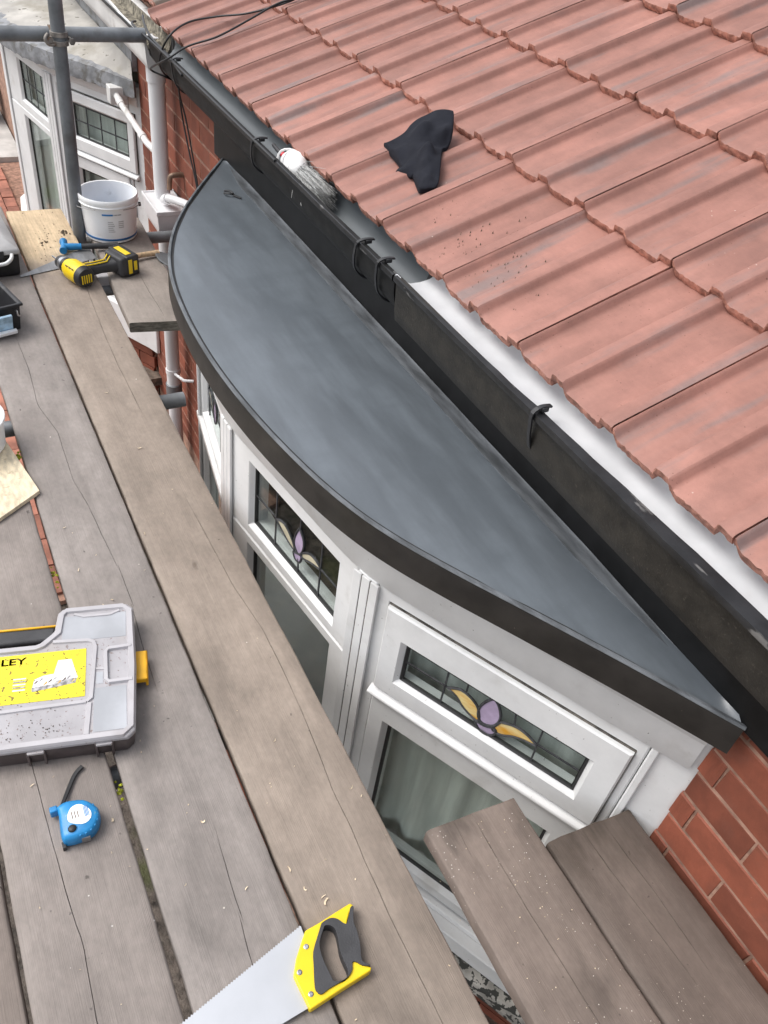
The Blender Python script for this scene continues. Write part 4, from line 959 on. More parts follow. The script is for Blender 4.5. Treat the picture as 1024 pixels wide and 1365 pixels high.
# raised rim and inner ribs on the lid
def strip(P, w_, z0, z1, name, par, mt, close=True, bev=.0018):
    P = [Vector((x, y, 0)) for x, y in P]; n = len(P); rs = []
    for i in range(n):
        a = P[i - 1] if close or i else P[i]; c = P[(i + 1) % n] if close or i < n - 1 else P[i]
        t = (c - a).normalized(); q = Vector((-t.y, t.x, 0)) * w_
        p = P[i]; rs.append([p + q + Vector((0, 0, z0)), p + q * .7 + Vector((0, 0, z1)), p - q * .7 + Vector((0, 0, z1)), p - q + Vector((0, 0, z0))])
    b = MB()
    if close: rs.append(rs[0])
    b.loft(rs, True, not close); return b.build(name, mt, par, smooth=True)
strip(outline(.009), .0075, .055, .0605, 'lid_rim', lid, lidrib_m)
strip([(.094, -.094), (.101, -.085), (.232, -.079), (.246, -.083), (.252, -.094), (.256, -.165)], .005, .055, .0595, 'lid_rib', lid, lidrib_m, False)
strip([(.094, -.094), (.088, -.40)], .005, .055, .059, 'lid_rib', lid, lidrib_m, False)
strip([(.090, -.088), (.016, -.092)], .006, .055, .0585, 'lid_rib', lid, lidrib_m, False)
strip([(.225, -.006), (.222, -.052), (.214, -.058), (.142, -.056), (.135, -.050), (.136, -.004)], .005, .055, .062, 'latch_frame', lid, lidrib_m, False)
strip([(.172, -.058), (.174, -.078)], .0035, .055, .0575, 'lid_rib', lid, lidrib_m, False)
strip([(.330, -.030), (.321, -.050), (.321, -.105), (.330, -.125)], .004, .055, .0585, 'lid_rib', lid, lidrib_m, False)
for a, c, e, f in ((.02, .125, -.080, -.016), (.255, .325, -.148, -.016), (.135, .165, -.076, -.062)):
    b = MB(); b.box(a, c, e, f, .0552, .0562); b.build('compartment_window', tub_m, lid, bevel=.001)
b = MB(); b.box(.151, .227, -.010, .026, .020, .034); b.box(.151, .227, .020, .026, .008, .034); b.build('latch', orange_m, org_, bevel=.002)
for y in (-.075, -.20, -.325):
    for dy in (0, .030):
        b = MB(); b.box(-.004, .006, y + dy - .0022, y + dy + .0022, .004, .046); b.build('tray_rib', tray_m, tray, bevel=.001)
    b = MB(); b.box(-.005, .004, y, y + .030, .0405, .0465); b.build('hinge_clip', lid_m, tray, bevel=.001)
b = MB(); b.box(.280, .318, -WD + .165, -.165, .004, .036); hdl = b.build('carry_handle', grip_m, org_, bevel=.006)
b = MB(); b.box(.317, .322, -WD + .165, -.163, .028, .037); b.build('handle_insert', orange_m, hdl, bevel=.0015)
# label under the lid: yellow paper with print
LX0, LX1, LY0, LY1 = .108, .231, -.42, -.097
b = MB(); b.box(LX0, LX1, LY0, LY1, .0553, .0566); lab = b.build('label', label_m, org_, bevel=.0006)
mx = Matrix(((0, 1, 0, LX1 - .034), (1, 0, 0, 0), (0, 0, 1, .0568), (0, 0, 0, 1)))
tm = Matrix(((0, 1, 0, .184), (1, 0, 0, -.257), (0, 0, 1, .0568), (0, 0, 0, 1)))
t_ = text_mesh('STANLEY', .0235, 'lettering', print_dark_m, lab, Matrix(((0, 1, 0, 0), (1, 0, 0, 0), (0, 0, -1, 0), (0, 0, 0, 1))))
bb = [v.co.copy() for v in t_.data.vertices]; xm = max(v.y for v in bb)
for v in t_.data.vertices: v.co = Vector((v.co.x + .2055, (v.co.y - xm) * 1.3 - .214, .0569 + abs(v.co.z) * .3))
def printpoly(P, z, mt):
    b = MB(); b.prism([(x + .020, y + .026) for x, y in P], .0566, z); b.build('printed_picture', mt, lab)
printpoly([(.118, -.225), (.142, -.222), (.150, -.205), (.152, -.185), (.168, -.182), (.186, -.178), (.186, -.152), (.150, -.142), (.138, -.138), (.128, -.143), (.118, -.18)], .0570, print_white_m)
printpoly([(.112, -.225), (.122, -.226), (.126, -.185), (.134, -.178), (.136, -.140), (.124, -.142), (.118, -.18)], .0573, print_grey_m)
for k in range(9):
    y = -.222 + k * .009; x = .130 + .006 * math.sin(k * 2.1); printpoly([(x, y), (x + .003, y + .001), (x + .010, y + .006), (x + .006, y + .007)], .0576, (print_dark_m, print_grey_m, yellow_glass_m)[k % 3])
for k in range(5): printpoly([(.118 + k * .007, -.262), (.121 + k * .007, -.262), (.121 + k * .007, -.238), (.118 + k * .007, -.238)], .0574, print_grey_m if k % 2 else print_white_m)
# debris on the lid
b = MB()
for i in range(120):
    x = random.uniform(.02, .066) if i < 80 else random.uniform(.08, .22); y = random.uniform(-.33, -.13); r_ = random.uniform(.0006, .0016); z = .0565 if i < 80 else .0568
    b.add([(x - r_, y, z), (x, y - r_ * 1.4, z), (x + r_, y, z), (x, y + r_, z), (x, y, z + r_)], [(0, 1, 4), (1, 2, 4), (2, 3, 4), (3, 0, 4)])
dbr = b.build('sawdust_speck', debris_m, lid); dbr['kind'] = 'stuff'

# ---- tape measure
tp = thing('tape_measure', 'blue tape measure with white round label and black wrist strap', 'tape measure', (-.85, 0, 0))
to = [(-.022, -.028), (-.027, -.011), (-.018, .020), (.0, .036), (.013, .041), (.030, .038), (.046, .026), (.052, .008), (.050, -.020), (.040, -.031), (-.005, -.027)]
tsm = [(p.x * 1.0, p.y) for p in spline([(x, y, 0) for x, y in to + [to[0]]], 3)][:-1]
def sh(P, f, cx=.014, cy=.004): return [(cx + (x - cx) * f, cy + (y - cy) * f) for x, y in P]
b = MB(); b.loft([[(x, y, .002) for x, y in sh(tsm, .93)], [(x, y, .006) for x, y in tsm], [(x, y, .024) for x, y in tsm], [(x, y, .030) for x, y in sh(tsm, .93)], [(x, y, .0325) for x, y in sh(tsm, .82)]]); case = b.build('case', tapeblue_m, tp, smooth=True)
for k in range(9):
    a = -.5 + k * .32; cx_, cy_ = .016 + .034 * math.cos(a), .006 + .031 * math.sin(a)
    b = MB(); b.obox((cx_, cy_, .020), (-math.sin(a), math.cos(a), 0), (math.cos(a), math.sin(a), 0), (0, 0, 1), .0022, .0018, .0105); b.build('grip_rib', tapeblue_m, case, bevel=.001)
lb = [(.004, -.012), (-.007, -.004), (-.009, .010), (.002, .022), (.014, .027), (.026, .024), (.032, .014), (.030, .003), (.022, -.010), (.014, -.014)]
lsm = [(p.x, p.y) for p in spline([(x, y, 0) for x, y in lb + [lb[0]]], 3)][:-1]
b = MB(); b.prism(lsm, .0324, .0335); lbo = b.build('label', print_white_m if False else bucket_m, case)
for k in range(4):
    b = MB(); b.box(-.002 + .0, .020, .0155 - .0 + k * .0022, .0168 + k * .0022, .0335, .0338); b.build('printed_line', blue_m, lbo)
for k in range(3):
    b = MB(); b.box(.000 + k * .0015, .016, -.006 + k * .005, -.0045 + k * .005, .0335, .0338); b.build('printed_line', print_dark_m, lbo)
b = MB(); b.lathe([(.0075, 0), (.0075, .002), (.0055, .004), (.001, .0042)], 18, (.034, -.010, .0322)); b.build('lock_button', blackp_m, case, smooth=True)
b = MB(); b.lathe([(.0088, 0), (.0088, .0010), (.0078, .0012)], 18, (.034, -.010, .0322)); b.build('button_ring', tapeblue_m, case)
b = MB(); b.obox((-.021, -.033, .017), (1, 0, 0), (0, 1, 0), (0, 0, 1), .006, .007, .010); b.build('strap_lug', tapeblue_m, case, bevel=.002)
b = MB(); b.obox((.050, -.004, .012), (.15, 1, 0), (1, -.15, 0), (0, 0, 1), .020, .0015, .008); b.build('belt_clip', steel_m, case, bevel=.0008)
b = MB(); b.obox((.047, -.030, .006), (1, 0, 0), (0, 1, 0), (0, 0, 1), .006, .003, .006); b.build('tape_hook', blackp_m, case)
pts = spline([(-.022, -.022, .016), (-.034, -.016, .010), (-.058, -.003, .006), (-.089, .017, .005), (-.101, .034, .006)], 5)
b = MB(); rs = []
for i, p in enumerate(pts):
    t = (pts[min(i + 1, len(pts) - 1)] - pts[max(0, i - 1)]).normalized(); q = Vector((-t.y, t.x, 0)) * (.0032 + .0010 * (i / len(pts))); rs.append([p + q + Vector((0, 0, .002)), p - q + Vector((0, 0, .002)), p - q - Vector((0, 0, .002)), p + q - Vector((0, 0, .002))])
b.loft(rs); b.build('wrist_strap', blackp_m, tp, bevel=.001)

# ---- white bucket
bk = thing('bucket', 'white plastic bucket with a blue band round its base, beside the scaffold pole', 'bucket', (-3.315, .668, .0015), rotz=R(-10))
b = MB(); b.lathe([(.096, .0), (.099, .003), (.1105, .150), (.1105, .151)], 40); 
b = MB(); b.lathe([(.095, .0), (.099, .003), (.1085, .140), (.1150, .142), (.1165, .146), (.1125, .150), (.1150, .154), (.1150, .172), (.1125, .1745), (.1085, .173), (.1065, .150), (.0965, .008), (.001, .006)], 44); bo = b.build('bucket_body', bucket_m, bk, smooth=True)
b = MB(); b.lathe([(.0991, .010), (.1003, .011), (.1009, .019), (.0997, .020)], 44); b.build('blue_band', blue_m, bo, smooth=True)
b = MB()
for sgn in (-1, 1): b.lathe([(.010, 0), (.010, .006), (.004, .008)], 12); 
b = MB()
arc = [Vector((.118 * math.sin(a) * .55 + .06 * math.sin(a), .118 * -math.cos(a), .128 - .050 * math.sin(a))) for a in [math.pi * k / 24 for k in range(25)]]
b.tube([(max(p.x, 0) + .0, p.y, p.z) for p in arc if p.y < -.085 or p.y > .098], .0015, 6); 
b = MB(); b.tube([(.02, -.121, .128), (.05, -.118, .132), (.085, -.092, .139), (.112, -.055, .143)], .0016, 6); b.tube([(.112, .050, .143), (.09, .09, .142), (.02, .121, .132)], .0016, 6); b.build('wire_handle', steel_m, bk, smooth=True)
for y in (-.118, .118):
    b = MB(); b.obox((.015, y, .128), (1, 0, 0), (0, 1, 0), (0, 0, 1), .008, .005, .006); b.build('handle_pivot', blackp_m, bo, bevel=.001)
def wrap(a0, a1, z0, z1, mt, name):
    b = MB(); n = max(2, int((a1 - a0) / .06)); rs = []
    for i in range(n + 1):
        a = a0 + (a1 - a0) * i / n; f = lambda z: .0996 + (z - .003) * .0713
        rs.append([(math.cos(a) * (f(z) + e), math.sin(a) * (f(z) + e), z) for z, e in ((z0, .0), (z0, .0012), (z1, .0012), (z1, 0))])
    b.loft(rs); b.build(name, mt, bo)
wrap(-.30, .08, .117, .123, blue_m, 'printed_logo'); wrap(.10, .38, .1185, .1215, print_grey_m, 'printed_line')
for k in range(6): wrap(-.12, .12 - .03 * (k % 3), .050 + k * .008, .0525 + k * .008, lightgrey_m, 'printed_line')
for k in range(4): wrap(.26, .46, .066 + k * .008, .0695 + k * .008, lightgrey_m, 'printed_line')

# ---- cordless drill lying on its side
dl = thing('cordless_drill', 'yellow and black cordless drill lying on its side on the boards', 'drill', (-2.925, .455, .0))
ax = Vector((-.90, -.43, 0)).normalized(); gx = Vector((-.30, .95, 0)).normalized()
dl.matrix_world = Matrix(((ax.x, gx.x, 0, -2.925), (ax.y, gx.y, 0, .455), (0, 0, 1, 0), (0, 0, 0, 1))) @ Matrix.Scale(1.13, 4)
def alongx(b, prof, cy, cz, seg=18, sq=1.0):
    b.loft([[(x * .80, cy + 1.12 * r_ * math.cos(2 * math.pi * j / seg), cz + .003 + 1.12 * r_ * sq * math.sin(2 * math.pi * j / seg)) for j in range(seg)] for x, r_ in prof])
b = MB(); alongx(b, [(-.052, .020), (-.048, .028), (-.02, .031), (.035, .031), (.05, .027), (.062, .024)], 0, .034); body = b.build('motor_housing', yel_m, dl, smooth=True)
b = MB(); alongx(b, [(-.062, .018), (-.060, .026), (-.040, .0312), (-.036, .0312)], 0, .034); cap = b.build('rear_cap', blackp_m, body, smooth=True)
for k in range(-2, 3):
    b = MB(); b.box(-.0520, -.046, k * .008 - .0017, k * .008 + .0017, .020, .048); b.build('vent_bar', yel_m, cap, bevel=.0008)
for k in range(3):
    b = MB(); b.obox((-.015 + k * .016, -.022, .056), (1, 0, 0), (0, .7, -.7), (0, .7, .7), .0045, .010, .0015); b.build('vent_slot', blackp_m, body)
b = MB(); alongx(b, [(.062, .020), (.066, .0235), (.078, .0235), (.080, .021)], 0, .034); b.build('torque_collar', blackp_m, body, smooth=True)
b = MB(); alongx(b, [(.080, .0185), (.084, .0215), (.100, .0205), (.103, .0195)], 0, .034); b.build('chuck_sleeve', steel_m, body, smooth=True)
b = MB(); alongx(b, [(.103, .0195), (.122, .018), (.130, .010), (.131, .004)], 0, .034); b.build('chuck', grip_m, body, smooth=True)
b = MB(); alongx(b, [(.131, .0028), (.175, .0028), (.184, .0005)], 0, .034, 8); b.build('drill_bit', steel_m, body, smooth=True)
b = MB(); rs = []
for t, w_, h_, xo in ((.0, .026, .022, .006), (.03, .022, .0195, .004), (.06, .019, .018, -.002), (.09, .020, .0185, -.010), (.115, .027, .021, -.012), (.128, .034, .025, -.010)):
    rs.append([(xo + w_ * math.copysign(abs(math.cos(a)) ** .7, math.cos(a)), .018 + t, .034 + h_ * math.copysign(abs(math.sin(a)) ** .7, math.sin(a))) for a in [2 * math.pi * j / 18 for j in range(18)]])
b.loft(rs); gr_ = b.build('grip', grip_m, dl, smooth=True)
b = MB(); b.obox((.026, .052, .034), (1, 0, 0), (0, 1, 0), (0, 0, 1), .010, .013, .008); b.build('trigger', yel_m, gr_, bevel=.004)
for xo in (-.010, .006):
    b = MB(); b.tube([(xo + .004, .030, .0545), (xo, .06, .0535), (xo - .006, .10, .0545), (xo + .012, .125, .059)], .0022, 6); b.build('yellow_inlay', yel_m, gr_, smooth=True)
b = MB(); b.obox((-.010, .140, .036), (1, 0, 0), (0, 1, 0), (0, 0, 1), .046, .014, .032); ft_ = b.build('battery_foot', grip_m, dl, bevel=.007)
b = MB(); b.obox((-.006, .172, .036), (1, 0, 0), (0, 1, 0), (0, 0, 1), .052, .024, .034); bt = b.build('battery', blackp_m, dl, bevel=.005)
b = MB(); b.obox((-.006, .168, .0702), (1, 0, 0), (0, 1, 0), (0, 0, 1), .034, .010, .0015); b.build('battery_label', yel_m, bt, bevel=.001)
for yy, hx_ in ((.160, .007), (.180, .006)):
    b = MB(); b.obox((-.0585, yy, .036), (1, 0, 0), (0, 1, 0), (0, 0, 1), .0012, hx_, .024 if yy < .17 else .016); b.build('battery_stripe', yel_m, bt, bevel=.0008)
b = MB(); b.obox((-.012, .197, .036), (1, 0, 0), (0, 1, 0), (0, 0, 1), .030, .0015, .012); b.build('battery_catch', blackp_m, bt, bevel=.001)

# ---- hammer, scraper and spare saw blade behind the drill
hm = thing('hammer', 'hammer with bright blue head and black handle lying behind the drill', 'hammer', (-3.20, .47, 0))
b = MB(); b.tube([(.012, .02, .018), (.022, .10, .018), (.032, .19, .017)], [.010, .011, .013], 12); b.build('handle', grip_m, hm, smooth=True)
b = MB(); b.tube([(.006, -.012, .019), (.011, .015, .018), (.016, .052, .018)], [.0125, .0135, .012], 12); b.build('blue_sleeve', tapeblue_m, hm, smooth=True)
b = MB(); b.tube([(-.040, -.004, .019), (-.028, -.006, .019), (-.020, -.008, .019), (.022, -.016, .019), (.030, -.018, .019), (.042, -.021, .019)], [.015, .015, .010, .010, .014, .014], 14); b.build('hammer_head', tapeblue_m, hm, smooth=True)
sp = thing('scraper', 'wooden handled scraper with a worn grey blade, near the bay roof edge', 'scraper', (-3.02, .63, 0))
b = MB(); b.tube(spline([(.0, .0, .022), (-.022, .03, .022), (-.040, .07, .018), (-.052, .12, .016), (-.058, .165, .015)], 4), [.016, .0155, .015, .0145, .014, .013, .012, .0115, .011, .0105, .010, .010, .010, .010, .0105, .011, .011], 12); b.build('handle', wood_handle_m, sp, smooth=True)
b = MB(); b.loft([[(-.056 + a * .016, .150, .004), (-.056 + a * .016, .150, .024)] for a in (0,)] if False else [[(-.066, .158, .008), (-.040, .146, .008), (-.040, .146, .020), (-.066, .158, .020)], [(-.05, .20, .004), (-.004, .150, .004), (-.004, .150, .012), (-.05, .20, .012)], [(-.010, .238, .001), (.050, .175, .001), (.050, .175, .006), (-.010, .238, .006)]]); b.build('blade', galv_m, sp, bevel=.002)
sbl = MB(); sbl.prism([(-3.010, .268), (-3.022, .266), (-3.215, .55), (-3.105, .56), (-3.052, .42)], .0022, .0034)
tag(sbl.build('saw_blade', mat('dull_saw_steel', (.25, .25, .255), .45, var=.12, scale=8, metal=.4, stretch=(1, 4, 1)), None), 'dull grey tapered saw blade lying flat beneath the drill chuck', 'saw blade')

# ---- toolboxes at the left edge
tb = thing('toolbox', 'closed toolbox with light grey lid and white carry handle at the left edge', 'toolbox', (-3.03, .272, 0), rotz=R(3))
b = MB(); b.loft([[(-.46, -.31, .001), (0, -.31, .001), (0, 0, .001), (-.46, 0, .001)], [(-.47, -.32, .082), (.004, -.32, .082), (.004, .006, .082), (-.47, .006, .082)]]); tbb = b.build('box_body', blackp_m, tb, bevel=.008)
b = MB(); b.loft([[(-.475, -.325, .084), (.010, -.325, .084), (.010, .010, .084), (-.475, .010, .084)], [(-.475, -.325, .103), (.010, -.325, .103), (.010, .010, .103), (-.475, .010, .103)], [(-.44, -.29, .132), (-.035, -.29, .132), (-.035, -.030, .132), (-.44, -.030, .132)]]); tl = b.build('box_lid', lightgrey_m, tb, bevel=.006)
for x in (-.11, -.25):
    b = MB(); b.box(x - .055, x + .04, -.20, -.060, .1325, .1375); b.build('lid_panel', lightgrey_m, tl, bevel=.002)
b = MB(); b.tube(spline([(.012, -.115, .088), (.034, -.108, .082), (.040, -.085, .070), (.040, -.050, .070), (.034, -.028, .082), (.012, -.020, .088)], 4), .0065, 10); b.build('carry_handle', upvc_m, tb, smooth=True)
b = MB(); b.box(.0095, .016, -.085, -.045, .070, .104); b.build('lid_catch', blackp_m, tb, bevel=.003)
b = MB(); b.box(-.16, -.10, -.19, -.095, .131, .150); b.build('lid_latch', blackp_m, tl, bevel=.004)
ot = thing('tool_tray', 'open black plastic tool tray with a pale blue packet clipped to its front', 'tool tray', (-2.640, .222, 0), rotz=R(14))
def tr(e, z): return [(-.40 + e, -.24 + e, z), (-e, -.24 + e, z), (-e, -e, z), (-.40 + e, -e, z)]
b = MB(); b.loft([tr(.012, .001), tr(.004, .088), tr(-.004, .090), tr(-.004, .098), tr(.004, .099), tr(.010, .095), tr(.018, .006)]); otb = b.build('tray_body', blackp_m, ot, bevel=.002)
b = MB(); b.box(-.25, -.243, -.22, -.02, .006, .085); b.build('divider', lightgrey_m, ot)
b = MB(); b.tube([(-.08, -.20, .03), (-.30, -.05, .045)], .012, 10); b.tube([(-.05, -.12, .022), (-.22, -.18, .030)], .010, 10); b.build('tool_handle', grip_m, ot, smooth=True)
b = MB(); b.obox((.018, -.085, .046), (0, 1, 0), (.25, 0, 1), (1, 0, -.25), .040, .034, .005); pk = b.build('packet', label_blue_m, None, bevel=.002); pk.parent = ot
for k in range(5):
    b = MB(); b.obox((.0225, -.108 + k * .011, .055), (0, 1, 0), (.25, 0, 1), (1, 0, -.25), .0022, .016, .0016); q = b.build('packet_stripe', blue_m if k % 2 else bucket_m, pk)
b = MB(); b.obox((.026, -.083, .020), (0, 1, 0), (.25, 0, 1), (1, 0, -.25), .045, .006, .006); b.build('packet_fold', bucket_m, pk, bevel=.001)
for y in (-.15, -.022):
    b = MB(); b.tube(spline([(.002, y, .078), (.012, y, .080), (.014, y, .066), (.006, y + .01, .058)], 3), .0028, 6); b.build('wire_clip', steel_m, ot, smooth=True)

# ---- chipboard offcut and white tub at the left edge
b = MB(); b.prism([(-1.790, .110), (-1.716, .004), (-1.60, -.20), (-2.20, -.34), (-2.10, .052), (-2.00, .071)], .0015, .0130)
ob = b.build('chipboard_offcut', osb_m, None, bevel=.0008); tag(ob, 'pale chipboard offcut lying on the boards at the left edge', 'chipboard')
b = MB(); b.lathe([(.085, .0), (.092, .004), (.098, .085), (.104, .086), (.104, .094), (.099, .097), (.094, .096), (.088, .01), (.001, .008)], 36, (0, 0, 0)); wt = b.build('plastic_tub', bucket_m, None, smooth=True)
wt.location = (-2.035, -.026, .0135); tag(wt, 'white round tub, just its rim showing on the chipboard offcut', 'tub')

# ---- black cloth on the tiles
CB = [(-1.9077, 1.0841, .02), (-1.8987, 1.0886, .025), (-1.8809, 1.1215, .035), (-1.8974, 1.1509, .04), (-1.9002, 1.1709, .045), (-1.8914, 1.1945, .05), (-1.8824, 1.213, .055), (-1.8446, 1.2347, .06), (-1.8324, 1.2372, .05), (-1.8023, 1.2222, .03), (-1.7749, 1.203, .015), (-1.7633, 1.1861, .008), (-1.7614, 1.1732, .008), (-1.6986, 1.1338, .01), (-1.6335, 1.0912, .012), (-1.6355, 1.0691, .015), (-1.6473, 1.0524, .018), (-1.6702, 1.0564, .012), (-1.7194, 1.0709, .010), (-1.7244, 1.0669, .008), (-1.7665, 1.0513, .008), (-1.7748, 1.054, .010), (-1.7765, 1.0624, .012), (-1.7790, 1.0690, .02), (-1.8437, 1.080, .012)]
CI = [(-1.7442, 1.116, .078), (-1.7516, 1.066, .046), (-1.6996, 1.1287, .050), (-1.8345, 1.151, .070), (-1.7885, 1.1863, .072), (-1.66, 1.070, .050), (-1.8282, 1.084, .046), (-1.7650, 1.085, .034), (-1.7172, 1.0907, .066), (-1.690, 1.075, .040), (-1.79, 1.11, .046), (-1.80, 1.205, .058), (-1.755, 1.155, .040)]
clb = [Vector(p) for p in spline([Vector(p) for p in CB + [CB[0]]], 4)][:-1]
cxx, cyy = -1.768, 1.122; ZR = lambda y: EZ + (y - EY) * math.tan(PITCH) + .019
ctl = [(p.x, p.y, p.z) for p in clb[::2]] + CI
def cloth_h(x, y):
    a = w_ = 0
    for px, py, ph in ctl:
        k = 1 / (((x - px) ** 2 + (y - py) ** 2) + 3.5e-4) ** 1.9; a += k * ph; w_ += k
    return a / w_ + .0035 * nz(x * 30, y * 30) + .0010 * nz(x * 90, y * 90)
clp = [(p.x, p.y) for p in clb]
b = MB(); NR = 18; n = len(clp); vs = []; fs = []
for r_ in range(1, NR + 1):
    f = r_ / NR
    for i, (x, y) in enumerate(clp):
        px, py = cxx + (x - cxx) * f, cyy + (y - cyy) * f
        vs.append((px, py, ZR(py) + (cloth_h(px, py) if r_ < NR else clb[i].z)))
for r_ in range(NR - 1):
    for i in range(n): a = r_ * n + i; c = r_ * n + (i + 1) % n; fs.append((a, c, c + n, a + n))
vs.append((cxx, cyy, ZR(cyy) + cloth_h(cxx, cyy))); fs += [(len(vs) - 1, (i + 1) % n, i) for i in range(n)]
o1 = len(vs)   # turned-under hem
for x, y in clp: vs.append((cxx + (x - cxx) * .94, cyy + (y - cyy) * .94, ZR(y) + .002))
for i in range(n): a = (NR - 1) * n + i; c = (NR - 1) * n + (i + 1) % n; fs.append((a, c, o1 + (i + 1) % n, o1 + i))
b.add(vs, fs); cb_ = b.build('cloth', cloth_m, None, smooth=True); sd = cb_.modifiers.new('sub', 'SUBSURF'); sd.levels = 1; sd.render_levels = 1
tag(cb_, 'crumpled black cloth dropped on the terracotta roof tiles', 'cloth')

# ---- dusting brush in the gutter
br = thing('brush', 'dusting brush with white wrapped head and grey bristles resting in the gutter', 'brush', (-2.06, .925, .625))
b = MB(); b.loft([[(x, r_ * .82 * math.cos(a) - .004, (.074 + r_ * math.sin(a) + .006 * nz(x * 45, a * .9))) for a in [2 * math.pi * j / 20 for j in range(20)]] for x, r_ in ((-.082, .004), (-.076, .022), (-.062, .034), (-.045, .040), (-.028, .041), (-.010, .040), (.004, .039), (.016, .036), (.028, .030), (.032, .022))]); wr_ = b.build('wrapped_head', bandage_m, br, smooth=True)
for k in range(3):
    b = MB(); x = -.050 + k * .026; rr_ = (.0405, .0425, .0385)[k]
    b.tube([(x + .012 * math.sin(a * 2 + k) + .014 * math.cos(a), rr_ * .83 * math.cos(a) - .004, .072 + rr_ * math.sin(a)) for a in [2 * math.pi * j / 22 for j in range(23)]], .0032, 6); b.build('wrap_fold', bandage_m, wr_, smooth=True)
b = MB(); rb = random.Random(4)
for i in range(520):
    a = rb.uniform(0, 2 * math.pi); q = math.sqrt(rb.random()); y0_, z0_ = .024 * q * math.cos(a), .026 * q * math.sin(a)
    L_ = rb.uniform(.10, .165) if i > 60 else rb.uniform(.06, .12); sp_ = 1.55 + rb.uniform(-.25, .35) if i > 60 else 2.4
    p0 = Vector((.02, y0_ - .004, .072 + z0_)); p2 = Vector((.02 + L_, y0_ * sp_ - .002 + rb.uniform(-.006, .006), .072 + z0_ * sp_ - .008 + rb.uniform(-.006, .006))); p1 = (p0 + p2) / 2 + Vector((0, rb.uniform(-.003, .003), rb.uniform(-.002, .005)))
    p2.z = max(p2.z, .02)
    b.tube([p0, p1, p2], [.0007, .0006, .0003], 3, caps=False)
bs = b.build('bristles', bristle_m, br); bs['kind'] = 'stuff'
b = MB(); b.tube([(-.10, -.002, .074), (-.145, -.004, .078), (-.20, .004, .074)], [.007, .006, .005], 10); b.build('handle_end', grip_m, br, smooth=True)
b = MB(); b.tube([(-.100, -.003, .078), (-.112, -.004, .079)], .0085, 10); b.build('handle_tag', red_m, br, smooth=True)

# ---- cables
def cable(P, label, r_=.0034):
    b = MB(); b.tube(spline(P, 8), r_, 8); o = b.build('cable', cable_m, None, smooth=True); return tag(o, label, 'cable', 'cables at the downpipe top')
cable([(-2.98, 1.62, 1.045), (-3.03, 1.40, .955), (-3.02, 1.285, .905), (-3.07, 1.155, .855), (-3.15, 1.07, .825), (-3.17, .97, .800), (-3.12, .885, .765), (-3.19, .868, .675), (-3.25, .90, .615), (-3.30, .955, .575), (-3.345, .985, .50), (-3.33, 1.0, .42), (-3.285, 1.008, .30), (-3.245, 1.012, .205), (-3.16, 1.014, .03)],
      'black cable crossing the tiles higher up before dropping down the brick wall')
cable([(-2.93, 1.52, 1.005), (-3.0, 1.32, .925), (-3.03, 1.245, .895), (-3.01, 1.13, .846), (-2.99, 1.015, .800), (-3.02, .92, .762), (-3.03, .855, .722), (-3.18, .845, .660), (-3.275, .86, .620), (-3.26, .91, .600), (-3.31, .965, .565), (-3.385, .992, .50), (-3.40, 1.008, .40), (-3.33, 1.012, .28), (-3.27, 1.014, .20), (-3.19, 1.016, .03)],
      'black cable looping out over the gutter before dropping down the brick wall')
b = MB()
for p in ([(-3.62, .90, .70), (-3.5, .86, .715), (-3.2, .862, .718), (-2.9, .866, .716), (-2.4, .868, .715), (-2.1, .870, .714)], [(-3.62, .93, .72), (-3.45, .89, .73), (-3.30, .872, .722), (-3.10, .872, .715), (-2.92, .868, .70)]):
    b.tube(spline(p, 8), .0045, 8)
tag(b.build('cable', cable_m, None, smooth=True), 'black cable clipped along the front lip of the gutter', 'cable')
b = MB(); b.tube(spline([(-9, .88, .700), (-6, .872, .712), (-5, .878, .704), (-4.3, .870, .712), (-3.9, .874, .704), (-3.66, .90, .66), (-3.60, .93, .60)], 8), .005, 8)
tag(b.build('cable', upvc_dirty_m, None, smooth=True), 'pale grey cable along the neighbouring gutter', 'cable')
# clip left on the rubber roof
b = MB(); b.tube(spline([(-2.585, .895, .436), (-2.570, .900, .441), (-2.562, .915, .441), (-2.575, .922, .437), (-2.590, .915, .440), (-2.60, .900, .437)], 4), .0035, 6); b.tube([(-2.56, .917, .438), (-2.535, .935, .437)], .003, 6)
tag(b.build('cable_clip', blackp_m, None, smooth=True), 'tiny black cable clip left on the far tip of the rubber roof', 'clip')

# ---- flower pot beyond the neighbouring bay
b = MB(); b.lathe([(.14, .0), (.15, .01), (.21, .30), (.235, .302), (.235, .36), (.205, .362), (.19, .33), (.001, .32)], 28); fp = b.build('flower_pot', pot_m, None, smooth=True)
fp.location = (-10.2, .80, GZ + .06); tag(fp, 'brown terracotta pot beyond the neighbouring bay at the left edge', 'pot')

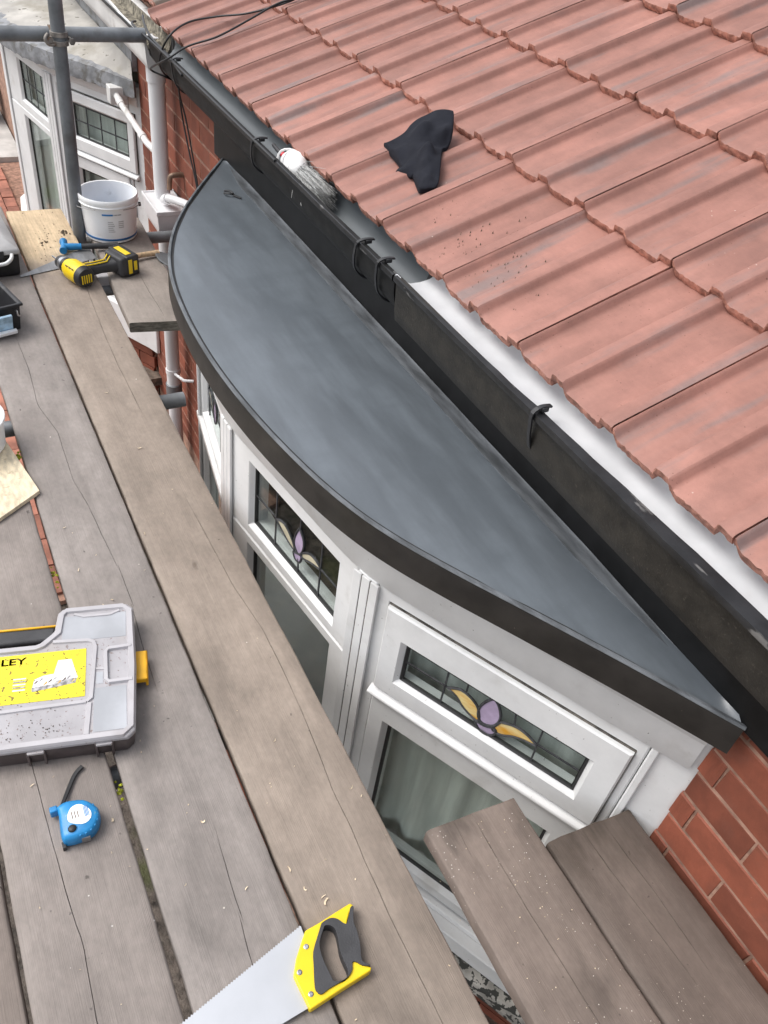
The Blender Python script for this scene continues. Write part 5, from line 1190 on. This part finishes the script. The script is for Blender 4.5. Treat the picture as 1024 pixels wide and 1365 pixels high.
# ---- shavings, sawdust and moss
rs_ = random.Random(21); b = MB()
def chip(x, y, L_, w_, z=.0008):
    a = rs_.uniform(0, 6.28); d_ = Vector((math.cos(a), math.sin(a), 0)); q = Vector((-d_.y, d_.x, 0)); n = 4; vs = []
    for i in range(n + 1):
        t = i / n - .5; p = Vector((x, y, z)) + d_ * L_ * t + q * L_ * .35 * (t * t) * 2; hz = .0015 + .004 * (4 * t * t) * (L_ / .012)
        vs += [p + q * w_ + Vector((0, 0, hz)), p - q * w_ + Vector((0, 0, hz * .6))]
    b.add(vs, [(2 * i, 2 * i + 1, 2 * i + 3, 2 * i + 2) for i in range(n)])
for x, y in ((-1.359, .191), (-1.64, .14), (-.60, .325), (-.86, .40), (-.53, .36), (-.555, .335), (-.52, .36), (-.70, .50), (-1.48, .14), (-.95, -.06), (-.82, .06), (-1.55, .32), (-.60, .24), (-.75, .21), (-1.9, .4), (-2.2, .38)):
    chip(x, y, rs_.uniform(.006, .013), rs_.uniform(.0008, .0018))
for i in range(50): chip(rs_.uniform(-1.7, -.2), rs_.choice([rs_.uniform(.10, .29), rs_.uniform(.32, .52), rs_.uniform(-.12, .07)]), rs_.uniform(.002, .005), rs_.uniform(.0004, .0009))
for i in range(90): chip(rs_.uniform(-.54, .3), rs_.gauss(.69, .05) if i < 95 else rs_.uniform(.81, .99), rs_.uniform(.0008, .0022), rs_.uniform(.0004, .0009))
tag(b.build('wood_shavings', chip_m, None), 'pale wood shavings and paint flakes scattered over the boards', 'shavings', kind='stuff')
b = MB()
for i in range(60):
    x, y = rs_.gauss(-3.36, .13), rs_.gauss(.43, .05)
    if not (.32 < y < .52) or not -3.58 < x < -3.1: continue
    r_ = rs_.uniform(.001, .0034); z = .001
    b.add([(x - r_, y, z), (x, y - r_ * .8, z), (x + r_ * 1.3, y, z), (x, y + r_, z), (x, y, z + r_ * .7)], [(0, 1, 4), (1, 2, 4), (2, 3, 4), (3, 0, 4)])
for cx_, cy_, m_ in ((-3.36, .488, 16), (-3.28, .40, 7)):
    for i in range(m_):
        x, y, r_ = cx_ + rs_.gauss(0, .012), cy_ + rs_.gauss(0, .010), rs_.uniform(.003, .008); z = .001
        b.add([(x - r_, y, z), (x, y - r_ * .8, z), (x + r_ * 1.3, y, z), (x, y + r_, z), (x, y, z + r_)], [(0, 1, 4), (1, 2, 4), (2, 3, 4), (3, 0, 4)])
tag(b.build('dirt_crumbs', debris_m, None), 'dark dirt crumbs on the clean pale end of the board', 'dirt', kind='stuff')
b = MB()
for i in range(150):    # grit on the tiles below the cloth
    x, s_ = rs_.gauss(-1.33, .09), rs_.gauss(.10, .06)
    if s_ < .01 or s_ > .3: continue
    p = rp(x, s_, .0); r_ = rs_.uniform(.0008, .0022); z = p[2] + .0325 - s_ * math.tan(R(2.9)) * .9
    z -= .0135
    b.add([(p[0] - r_, p[1], z), (p[0], p[1] - r_, z), (p[0] + r_, p[1], z), (p[0], p[1] + r_, z), (p[0], p[1], z + r_ + .004)], [(0, 1, 4), (1, 2, 4), (2, 3, 4), (3, 0, 4)])
tag(b.build('roof_grit', debris_m, None), 'fine black grit sprinkled on the tiles beside the gutter', 'grit', kind='stuff')
b = MB()
for cx_, cy_, m_, zz in ((-1.98, .086, 20, -.012), (-1.50, .088, 12, -.016), (-.88, .088, 10, -.012)):
    for i in range(m_):
        x, y, r_ = cx_ + rs_.gauss(0, .014), cy_ + rs_.gauss(0, .003), rs_.uniform(.002, .005)
        b.lathe([(.0005, -r_), (r_, 0), (.0005, r_)], 6, (x, y, zz + rs_.uniform(-.006, .004)))
tag(b.build('moss', moss_green_m, None, smooth=True), 'yellow green moss tufts in the gap between the boards', 'moss', kind='stuff')
for o in list(bpy.data.objects):
    if '_world' in o.keys(): del o['_world']
